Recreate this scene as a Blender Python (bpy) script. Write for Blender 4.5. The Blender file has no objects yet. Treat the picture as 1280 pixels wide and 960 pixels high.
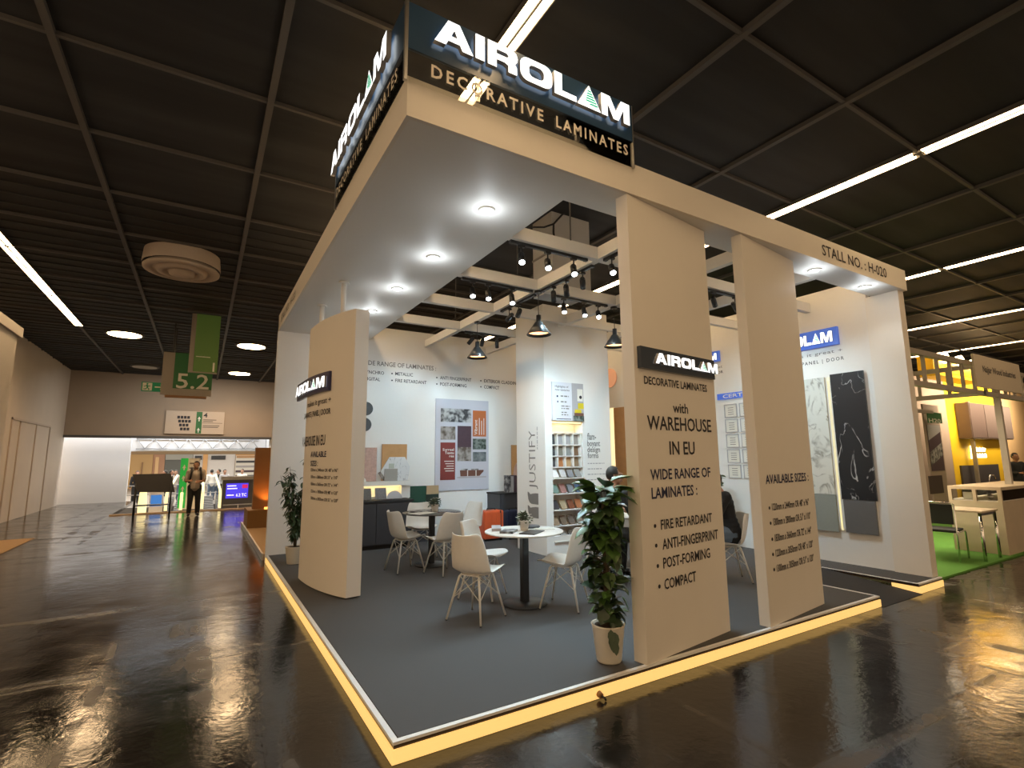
import bpy, bmesh, math, random
from mathutils import Vector as V, Matrix
random.seed(7)
C = bpy.context
S = C.scene
COL = S.collection

# ------------------------------------------------------------------ camera, world, exposure
CAM = V((-0.994, -2.9344, 1.65)); YAW, PITCH, ROLL, FPX = 0.5445, 0.1442, -0.009, 636.05
fwd = V((math.sin(YAW)*math.cos(PITCH), math.cos(YAW)*math.cos(PITCH), math.sin(PITCH)))
rt0 = V((math.cos(YAW), -math.sin(YAW), 0)); up0 = rt0.cross(fwd)
cr, sr = math.cos(ROLL), math.sin(ROLL)
RT = rt0*cr + up0*sr; UP = up0*cr - rt0*sr
cd = bpy.data.cameras.new('camera'); cam = bpy.data.objects.new('camera', cd); COL.objects.link(cam)
cd.sensor_width = 36; cd.lens = FPX*36/1280; cd.clip_end = 300; cd.clip_start = .05
cam.matrix_world = Matrix(((RT.x, UP.x, -fwd.x, CAM.x), (RT.y, UP.y, -fwd.y, CAM.y), (RT.z, UP.z, -fwd.z, CAM.z), (0, 0, 0, 1)))
S.camera = cam
S.view_settings.view_transform = 'Standard'; S.view_settings.look = 'None'
S.view_settings.exposure = 0.0; S.view_settings.gamma = 1; S.view_settings.use_curve_mapping = False
w = bpy.data.worlds.new('hall_air'); S.world = w; w.use_nodes = True
w.node_tree.nodes['Background'].inputs[0].default_value = (1, .68, .40, 1)
w.node_tree.nodes['Background'].inputs[1].default_value = 1.0
try:
    S.cycles.use_denoising = True; S.cycles.max_bounces = 6; S.cycles.diffuse_bounces = 3; S.cycles.glossy_bounces = 4
    S.cycles.transparent_max_bounces = 12; S.cycles.sample_clamp_indirect = 4; S.cycles.sample_clamp_direct = 0
    S.cycles.caustics_reflective = False; S.cycles.caustics_refractive = False
except Exception: pass
TUBE_E, SPOT_W, DOWN_W, LED_E = 26.0, 62.0, 26.0, 0.84
WARM = (1.0, .66, .36); NEUT = (.62, .86, 1.0)

def ray(px, py): return RT*((px-640)/FPX) + UP*((480-py)/FPX) + fwd
def at(px, py, **k):                      # the point of the plane x=, y= or z= that a pixel of the photo shows
    d = ray(px, py); a, v = list(k.items())[0]; i = 'xyz'.index(a)
    return CAM + d*((v-CAM[i])/d[i])
def proj(p):
    d = V(p)-CAM; f = d.dot(fwd); return 640+FPX*d.dot(RT)/f, 480-FPX*d.dot(UP)/f

# ------------------------------------------------------------------ materials
def mat(name, col, rough=.6, metal=0., emit=None, es=0., noise=0.04, scale=30., bump=0., spec=.5, coat=0., alpha=1.):
    m = bpy.data.materials.new(name); m.use_nodes = True; nt = m.node_tree; b = nt.nodes['Principled BSDF']
    c = tuple(col)+(1,)
    b.inputs['Roughness'].default_value = rough; b.inputs['Metallic'].default_value = metal
    b.inputs['Specular IOR Level'].default_value = spec; b.inputs['Coat Weight'].default_value = coat; b.inputs['Alpha'].default_value = alpha
    tc = nt.nodes.new('ShaderNodeTexCoord'); nz = nt.nodes.new('ShaderNodeTexNoise'); nz.inputs['Scale'].default_value = scale
    nt.links.new(tc.outputs['Object'], nz.inputs['Vector'])
    if noise > 0:
        mr = nt.nodes.new('ShaderNodeMapRange'); mr.inputs[3].default_value = 1-noise; mr.inputs[4].default_value = 1+noise
        mx = nt.nodes.new('ShaderNodeVectorMath'); mx.operation = 'SCALE'; mx.inputs[0].default_value = col
        nt.links.new(nz.outputs['Fac'], mr.inputs[0]); nt.links.new(mr.outputs[0], mx.inputs['Scale']); nt.links.new(mx.outputs[0], b.inputs['Base Color'])
    else: b.inputs['Base Color'].default_value = c
    if bump > 0:
        bp = nt.nodes.new('ShaderNodeBump'); bp.inputs['Strength'].default_value = bump; bp.inputs['Distance'].default_value = .01
        nt.links.new(nz.outputs['Fac'], bp.inputs['Height']); nt.links.new(bp.outputs[0], b.inputs['Normal'])
    if emit: b.inputs['Emission Color'].default_value = tuple(emit)+(1,); b.inputs['Emission Strength'].default_value = es
    return m
def srgb(r, g, b): return tuple(((x/255)/12.92 if x/255 <= .04045 else ((x/255+.055)/1.055)**2.4) for x in (r, g, b))

M = {}
M['paint'] = mat('white_paint', (.80, .79, .76), .55, noise=.015)
M['paint_warm'] = mat('cream_paint', (.78, .74, .67), .5, noise=.02, scale=4)
M['leftwall'] = mat('left_hall_wall', (.58, .50, .42), .7, noise=.06, scale=1.5)
M['hallwall'] = mat('hall_wall', (.36, .275, .195), .7, noise=.05, scale=2)
M['white'] = mat('white_plastic', (.80, .79, .75), .35)
M['white_metal'] = mat('white_metal', (.75, .74, .70), .35)
M['black'] = mat('black_metal', (.015, .015, .016), .4)
M['blackm'] = mat('black_matte', (.02, .02, .022), .8)
M['silver'] = mat('aluminium', (.62, .61, .58), .35, 1.)
M['trimwhite'] = mat('white_edge_trim', (.80, .80, .79), .4)
M['chrome'] = mat('chrome', (.75, .75, .75), .12, 1.)
M['ink'] = mat('printed_ink', (.018, .018, .024), .6, noise=0)
M['inkblue'] = mat('navy_ink', (.012, .02, .07), .6, noise=0)
M['inkgrey'] = mat('grey_ink', (.20, .19, .18), .6, noise=0)
M['cream'] = mat('cream_letters', (.75, .70, .60), .5, noise=0)
M['navy'] = mat('navy_sign', (.030, .068, .13), .28, noise=.0)
M['navydark'] = mat('slate_sign', (.040, .055, .080), .25, noise=0)
M['letter'] = mat('lit_white_letter', (.9, .9, .9), .4, emit=(.96, 1, 1), es=1.6, noise=0)
M['letterside'] = mat('letter_side', (.5, .5, .5), .5, noise=0)
M['green'] = mat('lit_green', (.0, .35, .18), .4, emit=(.02, .42, .22), es=.9, noise=0)
M['signblue'] = mat('bright_blue_sign', (.05, .12, .45), .3, emit=(.10, .2, .8), es=.35, noise=0)
M['carpet'] = mat('charcoal_carpet', (.078, .077, .078), .95, noise=.35, scale=260, bump=.3)
M['led'] = mat('warm_led_strip', (.9, .75, .4), .5, emit=(1, .60, .18), es=LED_E, noise=.08, scale=3)
M['ledglow'] = mat('shelf_led', (.9, .8, .5), .5, emit=(1, .74, .32), es=2.0, noise=0)
M['tube'] = mat('tube_lamp', (.9, .9, .8), .5, emit=(1, .68, .36), es=TUBE_E, noise=0)
M['downlens'] = mat('downlight_lens', (.9, .9, .9), .5, emit=(.9, .97, 1), es=14, noise=0)
M['hall_lens'] = mat('hall_downlight_lens', (.9, .9, .9), .5, emit=(1, .70, .38), es=26, noise=0)
M['off_lens'] = mat('unlit_lens', (.5, .48, .45), .4)
M['spotlens'] = mat('spot_lens', (.9, .9, .9), .5, emit=(.9, .97, 1), es=30, noise=0)
M['copper'] = mat('copper_inside_glow', (.75, .42, .25), .4, .3, emit=(1, .42, .20), es=.75, noise=0)  # emission puts the bulb's orange light into the lining's colour
M['wood'] = mat('oak_laminate', (.50, .27, .11), .45, noise=.15, scale=8)
M['pink'] = mat('terrazzo_pink', (.50, .33, .28), .5, noise=.3, scale=25)
M['dark'] = mat('charcoal_cabinet', (.045, .047, .055), .5)
M['leaf'] = mat('leaf_green', (.065, .14, .032), .35, noise=.5, scale=6)
M['leafd'] = mat('leaf_dark', (.032, .062, .026), .4, noise=.4, scale=10)
M['soil'] = mat('soil', (.06, .035, .02), .9, noise=.4, scale=60)
M['stem'] = mat('stem', (.07, .05, .025), .8)
M['pot'] = mat('cream_pot', (.72, .68, .58), .4)
M['orange'] = mat('orange_shell', (.62, .10, .03), .35, noise=.05)
M['bluecase'] = mat('navy_shell', (.012, .02, .055), .4)
M['brown'] = mat('brown_panel', (.26, .13, .05), .6, noise=.1, scale=6)
M['tan'] = mat('tan_carpet', (.45, .29, .15), .8, noise=.15, scale=40)
M['skin'] = mat('skin', (.36, .19, .12), .5)
M['hair'] = mat('dark_hair', (.012, .010, .009), .6)
M['shirtw'] = mat('pale_shirt', (.42, .37, .32), .8)
M['trouser'] = mat('dark_trousers', (.018, .02, .022), .8)
M['shirtd'] = mat('dark_shirt', (.03, .035, .04), .85)
M['jean'] = mat('blue_jeans', (.10, .14, .20), .85, noise=.2, scale=80)
M['jacket'] = mat('black_jacket', (.014, .014, .016), .85, bump=.3)
M['greencarpet'] = mat('green_carpet', (.10, .28, .04), .95, noise=.3, scale=120)
M['yellow'] = mat('yellow_wall', (.80, .50, .01), .6)
M['palewood'] = mat('pale_wood', (.55, .45, .32), .5, noise=.12, scale=5)
M['peach'] = mat('peach_wall', (.75, .50, .26), .6, noise=.05, scale=3)
M['concwhite'] = mat('concourse_white', (.78, .80, .83), .6, noise=.02, scale=2)
M['steel'] = mat('brushed_steel', (.42, .43, .45), .4, .7)
M['signgreen'] = mat('green_sign', (.025, .13, .035), .5, emit=(.03, .2, .05), es=.04, noise=0)
M['exitgreen'] = mat('exit_green', (.0, .22, .09), .5, emit=(.0, .2, .08), es=.1, noise=0)
M['kioskgreen'] = mat('bright_green_panel', (.02, .45, .07), .5, emit=(.02, .5, .08), es=.3, noise=0)
M['signwhite'] = mat('white_print', (.75, .73, .66), .5, noise=0)
M['signgrey'] = mat('pale_grey_board', (.34, .31, .27), .6)
M['screen'] = mat('blue_screen', (.02, .02, .2), .3, emit=(.09, .06, .85), es=1.0, noise=0)
M['screenred'] = mat('red_patch', (.3, .02, .05), .3, emit=(.6, .02, .12), es=1.0, noise=0)
M['screenw'] = mat('screen_white', (.8, .8, .9), .3, emit=(.7, .7, 1), es=1.2, noise=0)
M['glowy'] = mat('glow_rail', (.9, .85, .5), .4, emit=(1, .85, .45), es=1.0, noise=0)
M['amber'] = mat('amber_lamp', (.9, .4, .1), .4, emit=(1, .30, .05), es=5, noise=0)
M['red'] = mat('red_ring', (.35, .01, .015), .5)

def clear():
    m = bpy.data.materials.new('clear_acrylic'); m.use_nodes = True; nt = m.node_tree; nt.nodes.clear()
    o = nt.nodes.new('ShaderNodeOutputMaterial'); mx = nt.nodes.new('ShaderNodeMixShader'); t = nt.nodes.new('ShaderNodeBsdfTransparent'); g = nt.nodes.new('ShaderNodeBsdfGlossy')
    g.inputs['Roughness'].default_value = .03; f = nt.nodes.new('ShaderNodeFresnel'); f.inputs[0].default_value = 1.3
    t.inputs[0].default_value = (.96, .96, .94, 1)
    nt.links.new(f.outputs[0], mx.inputs[0]); nt.links.new(t.outputs[0], mx.inputs[1]); nt.links.new(g.outputs[0], mx.inputs[2]); nt.links.new(mx.outputs[0], o.inputs[0]); return m
M['clear'] = clear()

def marble(name, base, vein, scale, dist=8., width=.06, rough=.25):
    m = bpy.data.materials.new(name); m.use_nodes = True; nt = m.node_tree; b = nt.nodes['Principled BSDF']; b.inputs['Roughness'].default_value = rough
    tc = nt.nodes.new('ShaderNodeTexCoord'); n1 = nt.nodes.new('ShaderNodeTexNoise'); n1.inputs['Scale'].default_value = scale; n1.inputs['Detail'].default_value = 5; n1.inputs['Distortion'].default_value = 1.2
    mp = nt.nodes.new('ShaderNodeMapping'); mp.inputs['Rotation'].default_value = (.5, .2, .3); mp.inputs['Scale'].default_value = (1, 1, .55)
    nt.links.new(tc.outputs['Object'], mp.inputs[0]); nt.links.new(mp.outputs[0], n1.inputs['Vector'])
    s = nt.nodes.new('ShaderNodeMath'); s.operation = 'SUBTRACT'; s.inputs[1].default_value = .5; a = nt.nodes.new('ShaderNodeMath'); a.operation = 'ABSOLUTE'
    r = nt.nodes.new('ShaderNodeMapRange'); r.inputs[1].default_value = 0; r.inputs[2].default_value = width; r.inputs[3].default_value = 1; r.inputs[4].default_value = 0
    n2 = nt.nodes.new('ShaderNodeTexNoise'); n2.inputs['Scale'].default_value = scale*1.7; nt.links.new(tc.outputs['Object'], n2.inputs['Vector'])
    r2 = nt.nodes.new('ShaderNodeMapRange'); r2.inputs[1].default_value = .40; r2.inputs[2].default_value = .60
    mu = nt.nodes.new('ShaderNodeMath'); mu.operation = 'MULTIPLY'; mx = nt.nodes.new('ShaderNodeMix'); mx.data_type = 'RGBA'
    mx.inputs[6].default_value = base+(1,); mx.inputs[7].default_value = vein+(1,)
    L = nt.links.new
    L(n1.outputs['Fac'], s.inputs[0]); L(s.outputs[0], a.inputs[0]); L(a.outputs[0], r.inputs[0]); L(n2.outputs['Fac'], r2.inputs[0]); L(r.outputs[0], mu.inputs[0]); L(r2.outputs[0], mu.inputs[1]); L(mu.outputs[0], mx.inputs[0]); L(mx.outputs[2], b.inputs['Base Color'])
    return m
M['marblek'] = marble('black_marble', (.022, .023, .026), (.55, .55, .55), 2.6, width=.013)
M['marblew'] = marble('white_marble', (.66, .66, .60), (.30, .29, .25), 3.0, width=.03)
M['marbles'] = marble('white_marble_sample', (.72, .73, .74), (.35, .36, .38), 5.0, width=.02)

def floor_mat():
    m = bpy.data.materials.new('polished_dark_floor'); m.use_nodes = True; nt = m.node_tree; b = nt.nodes['Principled BSDF']; L = nt.links.new
    tc = nt.nodes.new('ShaderNodeTexCoord')
    def noise(sc, det=4, mapping=None, dist=0):
        n = nt.nodes.new('ShaderNodeTexNoise'); n.inputs['Scale'].default_value = sc; n.inputs['Detail'].default_value = det; n.inputs['Distortion'].default_value = dist
        if mapping:
            mp = nt.nodes.new('ShaderNodeMapping'); mp.inputs['Scale'].default_value = mapping[0]; mp.inputs['Rotation'].default_value = (0, 0, mapping[1]); L(tc.outputs['Object'], mp.inputs[0]); L(mp.outputs[0], n.inputs['Vector'])
        else: L(tc.outputs['Object'], n.inputs['Vector'])
        return n
    def rng(src, a, b_, c, d):
        r = nt.nodes.new('ShaderNodeMapRange'); r.inputs[1].default_value = a; r.inputs[2].default_value = b_; r.inputs[3].default_value = c; r.inputs[4].default_value = d; L(src, r.inputs[0]); return r.outputs[0]
    def mth(op, x, y):
        n = nt.nodes.new('ShaderNodeMath'); n.operation = op
        for i, q in enumerate((x, y)):
            if isinstance(q, (int, float)): n.inputs[i].default_value = q
            else: L(q, n.inputs[i])
        return n.outputs[0]
    big = noise(.45, 4); med = noise(2.3, 6, None, .6)
    scr1 = noise(3.0, 3, ((1, .045, 1), .25)); scr2 = noise(2.6, 3, ((.05, 1.3, 1), -.28)); scr3 = noise(3.2, 2, ((1.1, .05, 1), -.75))
    s1 = rng(scr1.outputs['Fac'], .62, .70, 0, 1); s2 = rng(scr2.outputs['Fac'], .60, .69, 0, 1); s3 = rng(scr3.outputs['Fac'], .66, .72, 0, 1)
    sc = mth('MAXIMUM', mth('MAXIMUM', s1, s2), s3)
    sc = mth('MULTIPLY', sc, rng(med.outputs['Fac'], .4, .62, 0, 1))
    ramp = nt.nodes.new('ShaderNodeMix'); ramp.data_type = 'RGBA'; ramp.inputs[6].default_value = (.008, .0070, .0062, 1); ramp.inputs[7].default_value = (.024, .018, .013, 1)
    L(rng(big.outputs['Fac'], .35, .65, 0, 1), ramp.inputs[0])
    mx = nt.nodes.new('ShaderNodeMix'); mx.data_type = 'RGBA'; mx.inputs[7].default_value = (.10, .080, .060, 1)
    L(mth('MULTIPLY', sc, .55), mx.inputs[0]); L(ramp.outputs[2], mx.inputs[6]); L(mx.outputs[2], b.inputs['Base Color'])
    ro = mth('ADD', rng(med.outputs['Fac'], .3, .7, .09, .20), mth('MULTIPLY', sc, .22)); L(ro, b.inputs['Roughness'])
    b.inputs['Specular IOR Level'].default_value = .6
    fine = noise(26, 4, None, .4); wav = noise(6, 3)
    h = mth('ADD', mth('MULTIPLY', fine.outputs['Fac'], .35), mth('ADD', mth('MULTIPLY', wav.outputs['Fac'], .8), mth('MULTIPLY', sc, .5)))
    bp = nt.nodes.new('ShaderNodeBump'); bp.inputs['Strength'].default_value = .16; bp.inputs['Distance'].default_value = .02; L(h, bp.inputs['Height']); L(bp.outputs[0], b.inputs['Normal'])
    return m
M['floor'] = floor_mat()

def ceil_mat():
    m = bpy.data.materials.new('dark_lamella_ceiling'); m.use_nodes = True; nt = m.node_tree; b = nt.nodes['Principled BSDF']; L = nt.links.new
    tc = nt.nodes.new('ShaderNodeTexCoord'); n = nt.nodes.new('ShaderNodeTexNoise'); n.inputs['Scale'].default_value = 1.2; n.inputs['Detail'].default_value = 3
    mp = nt.nodes.new('ShaderNodeMapping'); mp.inputs['Scale'].default_value = (.25, 2.2, 1); L(tc.outputs['Object'], mp.inputs[0]); L(mp.outputs[0], n.inputs['Vector'])
    mx = nt.nodes.new('ShaderNodeMix'); mx.data_type = 'RGBA'; mx.inputs[6].default_value = (.0085, .0096, .0122, 1); mx.inputs[7].default_value = (.028, .029, .032, 1)
    r = nt.nodes.new('ShaderNodeMapRange'); r.inputs[1].default_value = .4; r.inputs[2].default_value = .75; L(n.outputs['Fac'], r.inputs[0]); L(r.outputs[0], mx.inputs[0]); L(mx.outputs[2], b.inputs['Base Color'])
    b.inputs['Roughness'].default_value = .75; return m
M['ceiling'] = ceil_mat()
M['gridbar'] = mat('ceiling_grid_bar', (.085, .08, .075), .6)
M['slatbar'] = mat('ceiling_slat', (.022, .021, .020), .6)

# ------------------------------------------------------------------ mesh building
class MB:
    def __init__(s): s.bm = bmesh.new(); s.mats = []
    def mi(s, m):
        if m is None: return 0
        if m not in s.mats: s.mats.append(m)
        return s.mats.index(m)
    def _new(s, faces, m, smooth=False):
        i = s.mi(m)
        for f in faces: f.material_index = i; f.smooth = smooth
    def box(s, a, b, m=None, T=None, bev=0.):
        a, b = V(a), V(b); vs = [s.bm.verts.new(V((x, y, z))) for x in (a.x, b.x) for y in (a.y, b.y) for z in (a.z, b.z)]
        fs = [s.bm.faces.new([vs[i] for i in q]) for q in ((0, 1, 3, 2), (4, 6, 7, 5), (0, 4, 5, 1), (2, 3, 7, 6), (0, 2, 6, 4), (1, 5, 7, 3))]
        bmesh.ops.recalc_face_normals(s.bm, faces=fs)
        s._new(fs, m)
        if bev > 0:
            es = list({e for f in fs for e in f.edges}); r = bmesh.ops.bevel(s.bm, geom=es, offset=bev, segments=2, affect='EDGES', profile=.6)
            vs = list({v for f in r['faces'] for v in f.verts} | {v for v in vs if v.is_valid})
            i = s.mi(m)
            for f in r['faces']: f.material_index = i
        if T: bmesh.ops.transform(s.bm, matrix=T, verts=[v for v in vs if v.is_valid])
        return s
    def ring(s, c, axis_u, axis_v, ru, rv, n): return [s.bm.verts.new(c + axis_u*(ru*math.cos(2*math.pi*i/n)) + axis_v*(rv*math.sin(2*math.pi*i/n))) for i in range(n)]
    def cyl(s, p0, p1, r0, r1=None, m=None, n=12, cap=True):
        p0, p1 = V(p0), V(p1); r1 = r0 if r1 is None else r1; d = (p1-p0).normalized()
        u = d.cross(V((0, 0, 1)) if abs(d.z) < .95 else V((1, 0, 0))).normalized(); v = d.cross(u)
        A, B = s.ring(p0, u, v, r0, r0, n), s.ring(p1, u, v, r1, r1, n)
        fs = [s.bm.faces.new((A[i], A[(i+1) % n], B[(i+1) % n], B[i])) for i in range(n)]; s._new(fs, m, True)
        if cap: s._new([s.bm.faces.new(A[::-1]), s.bm.faces.new(B)], m)
        return s
    def tube(s, pts, r, m=None, n=8):
        pts = [V(p) for p in pts]; rings = []; u = None
        for i, p in enumerate(pts):
            d = (pts[min(i+1, len(pts)-1)] - pts[max(i-1, 0)]).normalized()
            if u is None: u = d.cross(V((0, 0, 1)) if abs(d.z) < .9 else V((1, 0, 0))).normalized()
            u = (u - d*u.dot(d)).normalized(); v = d.cross(u); rr = r[i] if isinstance(r, (list, tuple)) else r
            rings.append(s.ring(p, u, v, rr, rr, n))
        fs = [s.bm.faces.new((A[i], A[(i+1) % n], B[(i+1) % n], B[i])) for A, B in zip(rings, rings[1:]) for i in range(n)]; s._new(fs, m, True)
        s._new([s.bm.faces.new(rings[0][::-1]), s.bm.faces.new(rings[-1])], m); return s
    def lathe(s, prof, c=(0, 0, 0), m=None, n=24, cap0=False, cap1=False):
        c = V(c); rings = [s.ring(c+V((0, 0, z)), V((1, 0, 0)), V((0, 1, 0)), r, r, n) for r, z in prof]
        fs = [s.bm.faces.new((A[i], A[(i+1) % n], B[(i+1) % n], B[i])) for A, B in zip(rings, rings[1:]) for i in range(n)]; s._new(fs, m, True)
        if cap0: s._new([s.bm.faces.new(rings[0][::-1])], m)
        if cap1: s._new([s.bm.faces.new(rings[-1])], m)
        return s
    def prism(s, poly, z0, z1, m=None, smooth=False):
        A = [s.bm.verts.new((x, y, z0)) for x, y in poly]; B = [s.bm.verts.new((x, y, z1)) for x, y in poly]; n = len(poly)
        fs = [s.bm.faces.new((A[i], A[(i+1) % n], B[(i+1) % n], B[i])) for i in range(n)]; s._new(fs, m, smooth)
        s._new([s.bm.faces.new(A[::-1]), s.bm.faces.new(B)], m); return s
    def slab(s, O, u, v, n, poly, t, m=None):          # polygon in the (u,v) plane at O, t thick towards n
        O, u, v, n = V(O), V(u), V(v), V(n)
        A = [s.bm.verts.new(O+u*a+v*b) for a, b in poly]; B = [s.bm.verts.new(O+u*a+v*b+n*t) for a, b in poly]; k = len(poly)
        fs = [s.bm.faces.new((A[i], A[(i+1) % k], B[(i+1) % k], B[i])) for i in range(k)] + [s.bm.faces.new(A[::-1]), s.bm.faces.new(B)]
        bmesh.ops.recalc_face_normals(s.bm, faces=fs); s._new(fs, m); return s
    def ball(s, c, r, m=None, sc=(1, 1, 1), n=12):
        r_ = bmesh.ops.create_uvsphere(s.bm, u_segments=n, v_segments=max(6, n*2//3), radius=r, matrix=Matrix.Translation(V(c)) @ Matrix.Diagonal(V(sc)).to_4x4())
        s._new({f for v in r_['verts'] for f in v.link_faces}, m, True); return s
    def quad(s, pts, m=None, smooth=False):
        s._new([s.bm.faces.new([s.bm.verts.new(V(p)) for p in pts])], m, smooth); return s
    def add(s, me, T=None, m=None):
        k = len(s.bm.verts); kf = len(s.bm.faces); s.bm.from_mesh(me); s.bm.verts.ensure_lookup_table(); s.bm.faces.ensure_lookup_table()
        if T: bmesh.ops.transform(s.bm, matrix=T, verts=s.bm.verts[k:])
        i = s.mi(m)
        for f in s.bm.faces[kf:]: f.material_index = i
        return s
    def done(s, name, m=None, parent=None, local=False, kind=None, label=None):
        if not s.mats: s.mats = [m]
        me = bpy.data.meshes.new(name); off = V((0, 0, 0))
        if parent is None:
            vs = [v.co for v in s.bm.verts]; lo = V([min(v[i] for v in vs) for i in range(3)]); hi = V([max(v[i] for v in vs) for i in range(3)])
            off = V(((lo.x+hi.x)/2, (lo.y+hi.y)/2, lo.z))
        elif not local: off = V(parent['_w'])
        if off.length > 0: bmesh.ops.translate(s.bm, vec=-off, verts=s.bm.verts)
        s.bm.to_mesh(me); s.bm.free()
        for q in s.mats: me.materials.append(M[q] if isinstance(q, str) else q)
        o = bpy.data.objects.new(name, me); COL.objects.link(o)
        if parent is None: o.location = off
        else: o.parent = parent
        if kind: o['kind'] = kind
        if label: o['label'] = label
        o['_w'] = tuple(off) if parent is None else (tuple(parent['_w']))
        return o
def tag(o, label, cat, group=None, kind=None):
    o['label'] = label; o['category'] = cat
    if group: o['group'] = group
    if kind: o['kind'] = kind
    return o
def thing(name, label, cat, loc=(0, 0, 0), group=None, rz=0.):
    o = bpy.data.objects.new(name, None); COL.objects.link(o); o.location = loc; o.rotation_euler = (0, 0, rz); o['_w'] = tuple(loc); o.empty_display_size = .1
    return tag(o, label, cat, group)
def copy_tree(o, parent=None, name=None):
    c = o.copy(); COL.objects.link(c)
    if parent: c.parent = parent
    for ch in list(o.children): copy_tree(ch, c)
    return c
def B(name, a, b, m, parent=None, kind=None, bev=0., label=None): return MB().box(a, b, None, None, bev).done(name, m, parent, kind=kind, label=label)
def lamp(kind, name, loc, power, col, parent=None, direction=None, size=.05, angle=None, blend=.6, spread=None):
    d = bpy.data.lights.new(name, kind); d.energy = power; d.color = col
    if kind == 'SPOT': d.spot_size = angle; d.spot_blend = blend; d.shadow_soft_size = size
    elif kind == 'POINT': d.shadow_soft_size = size
    elif kind == 'AREA':
        d.shape = 'RECTANGLE'; d.size, d.size_y = size
        if spread: d.spread = spread
    o = bpy.data.objects.new(name, d); COL.objects.link(o); o.location = loc
    if parent: o.parent = parent; o.location = V(loc)-V(parent['_w'])
    if direction is not None: o.rotation_euler = V(direction).to_track_quat('-Z', 'Y').to_euler()
    return o

# ------------------------------------------------------------------ writing
def text_mesh(txt, bold=0., spacing=1.):
    cu = bpy.data.curves.new('t', 'FONT'); cu.body = txt; cu.size = 1; cu.offset = bold; cu.resolution_u = 2; cu.space_character = spacing; cu.fill_mode = 'FRONT'
    o = bpy.data.objects.new('t', cu); COL.objects.link(o); C.view_layer.update()
    me = bpy.data.meshes.new_from_object(o.evaluated_get(C.evaluated_depsgraph_get())); bpy.data.objects.remove(o); bpy.data.curves.remove(cu)
    return me
def curve_mesh(polys, extrude=0.):
    cu = bpy.data.curves.new('p', 'CURVE'); cu.dimensions = '2D'; cu.fill_mode = 'BOTH'; cu.extrude = extrude
    for p in polys:
        sp = cu.splines.new('POLY'); sp.points.add(len(p)-1); sp.use_cyclic_u = True
        for q, (x, y) in zip(sp.points, p): q.co = (x, y, 0, 1)
    o = bpy.data.objects.new('p', cu); COL.objects.link(o); C.view_layer.update()
    me = bpy.data.meshes.new_from_object(o.evaluated_get(C.evaluated_depsgraph_get())); bpy.data.objects.remove(o); bpy.data.curves.remove(cu)
    return me
def bounds2(me):
    xs = [v.co.x for v in me.vertices]; ys = [v.co.y for v in me.vertices]; return min(xs), max(xs), min(ys), max(ys)
CAPH = None
def cap_h():
    global CAPH
    if CAPH is None: CAPH = bounds2(text_mesh('H'))[3]
    return CAPH
class Plane:
    def __init__(s, O, u, v=(0, 0, 1)): s.O, s.u, s.v = V(O), V(u).normalized(), V(v).normalized(); s.n = s.u.cross(s.v).normalized()   # n faces the reader
    def hit(s, px, py):
        d = ray(px, py); t = (s.O-CAM).dot(s.n)/d.dot(s.n); p = CAM+d*t-s.O; return p.dot(s.u), p.dot(s.v)
    def pt(s, a, b, off=0.): return s.O+s.u*a+s.v*b+s.n*off
    def u_at(s, px, b):
        lo, hi = -30., 30.
        # monotone near the plane: scan for the pixel column
        best = min((abs(proj(s.pt(lo+(hi-lo)*i/3000, b))[0]-px), lo+(hi-lo)*i/3000) for i in range(3001) if (s.pt(lo+(hi-lo)*i/3000, b)-CAM).dot(fwd) > .3)[1]
        for k in range(40):
            e = proj(s.pt(best, b))[0]-px; g = (proj(s.pt(best+1e-3, b))[0]-px-e)/1e-3; best -= e/g
        return best
    def mat4(s, a, b, su, sv, off=.003):
        p = s.pt(a, b, off); return Matrix(((s.u.x*su, s.v.x*sv, s.n.x, p.x), (s.u.y*su, s.v.y*sv, s.n.y, p.y), (s.u.z*su, s.v.z*sv, s.n.z, p.z), (0, 0, 0, 1)))
def put(mb, plane, txt, u0, u1, v0, v1, m, bold=0., off=.003, spacing=1.):   # writing whose capitals fill the box u0..u1, v0..v1
    me = text_mesh(txt, bold, spacing); x0, x1, y0, y1 = bounds2(me); su = (u1-u0)/(x1-x0); sv = (v1-v0)/cap_h()
    mb.add(me, plane.mat4(u0-x0*su, v0, su, sv, off), m); bpy.data.meshes.remove(me)
def pput(mb, plane, txt, xl, yb, yt, xr, m, bold=0., off=.003, spacing=1.):
    u0, v0 = plane.hit(xl, yb); v1 = plane.hit(xl, yt)[1]; u1 = plane.u_at(xr, v0); put(mb, plane, txt, u0, u1, v0, v1, m, bold, off, spacing)

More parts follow.
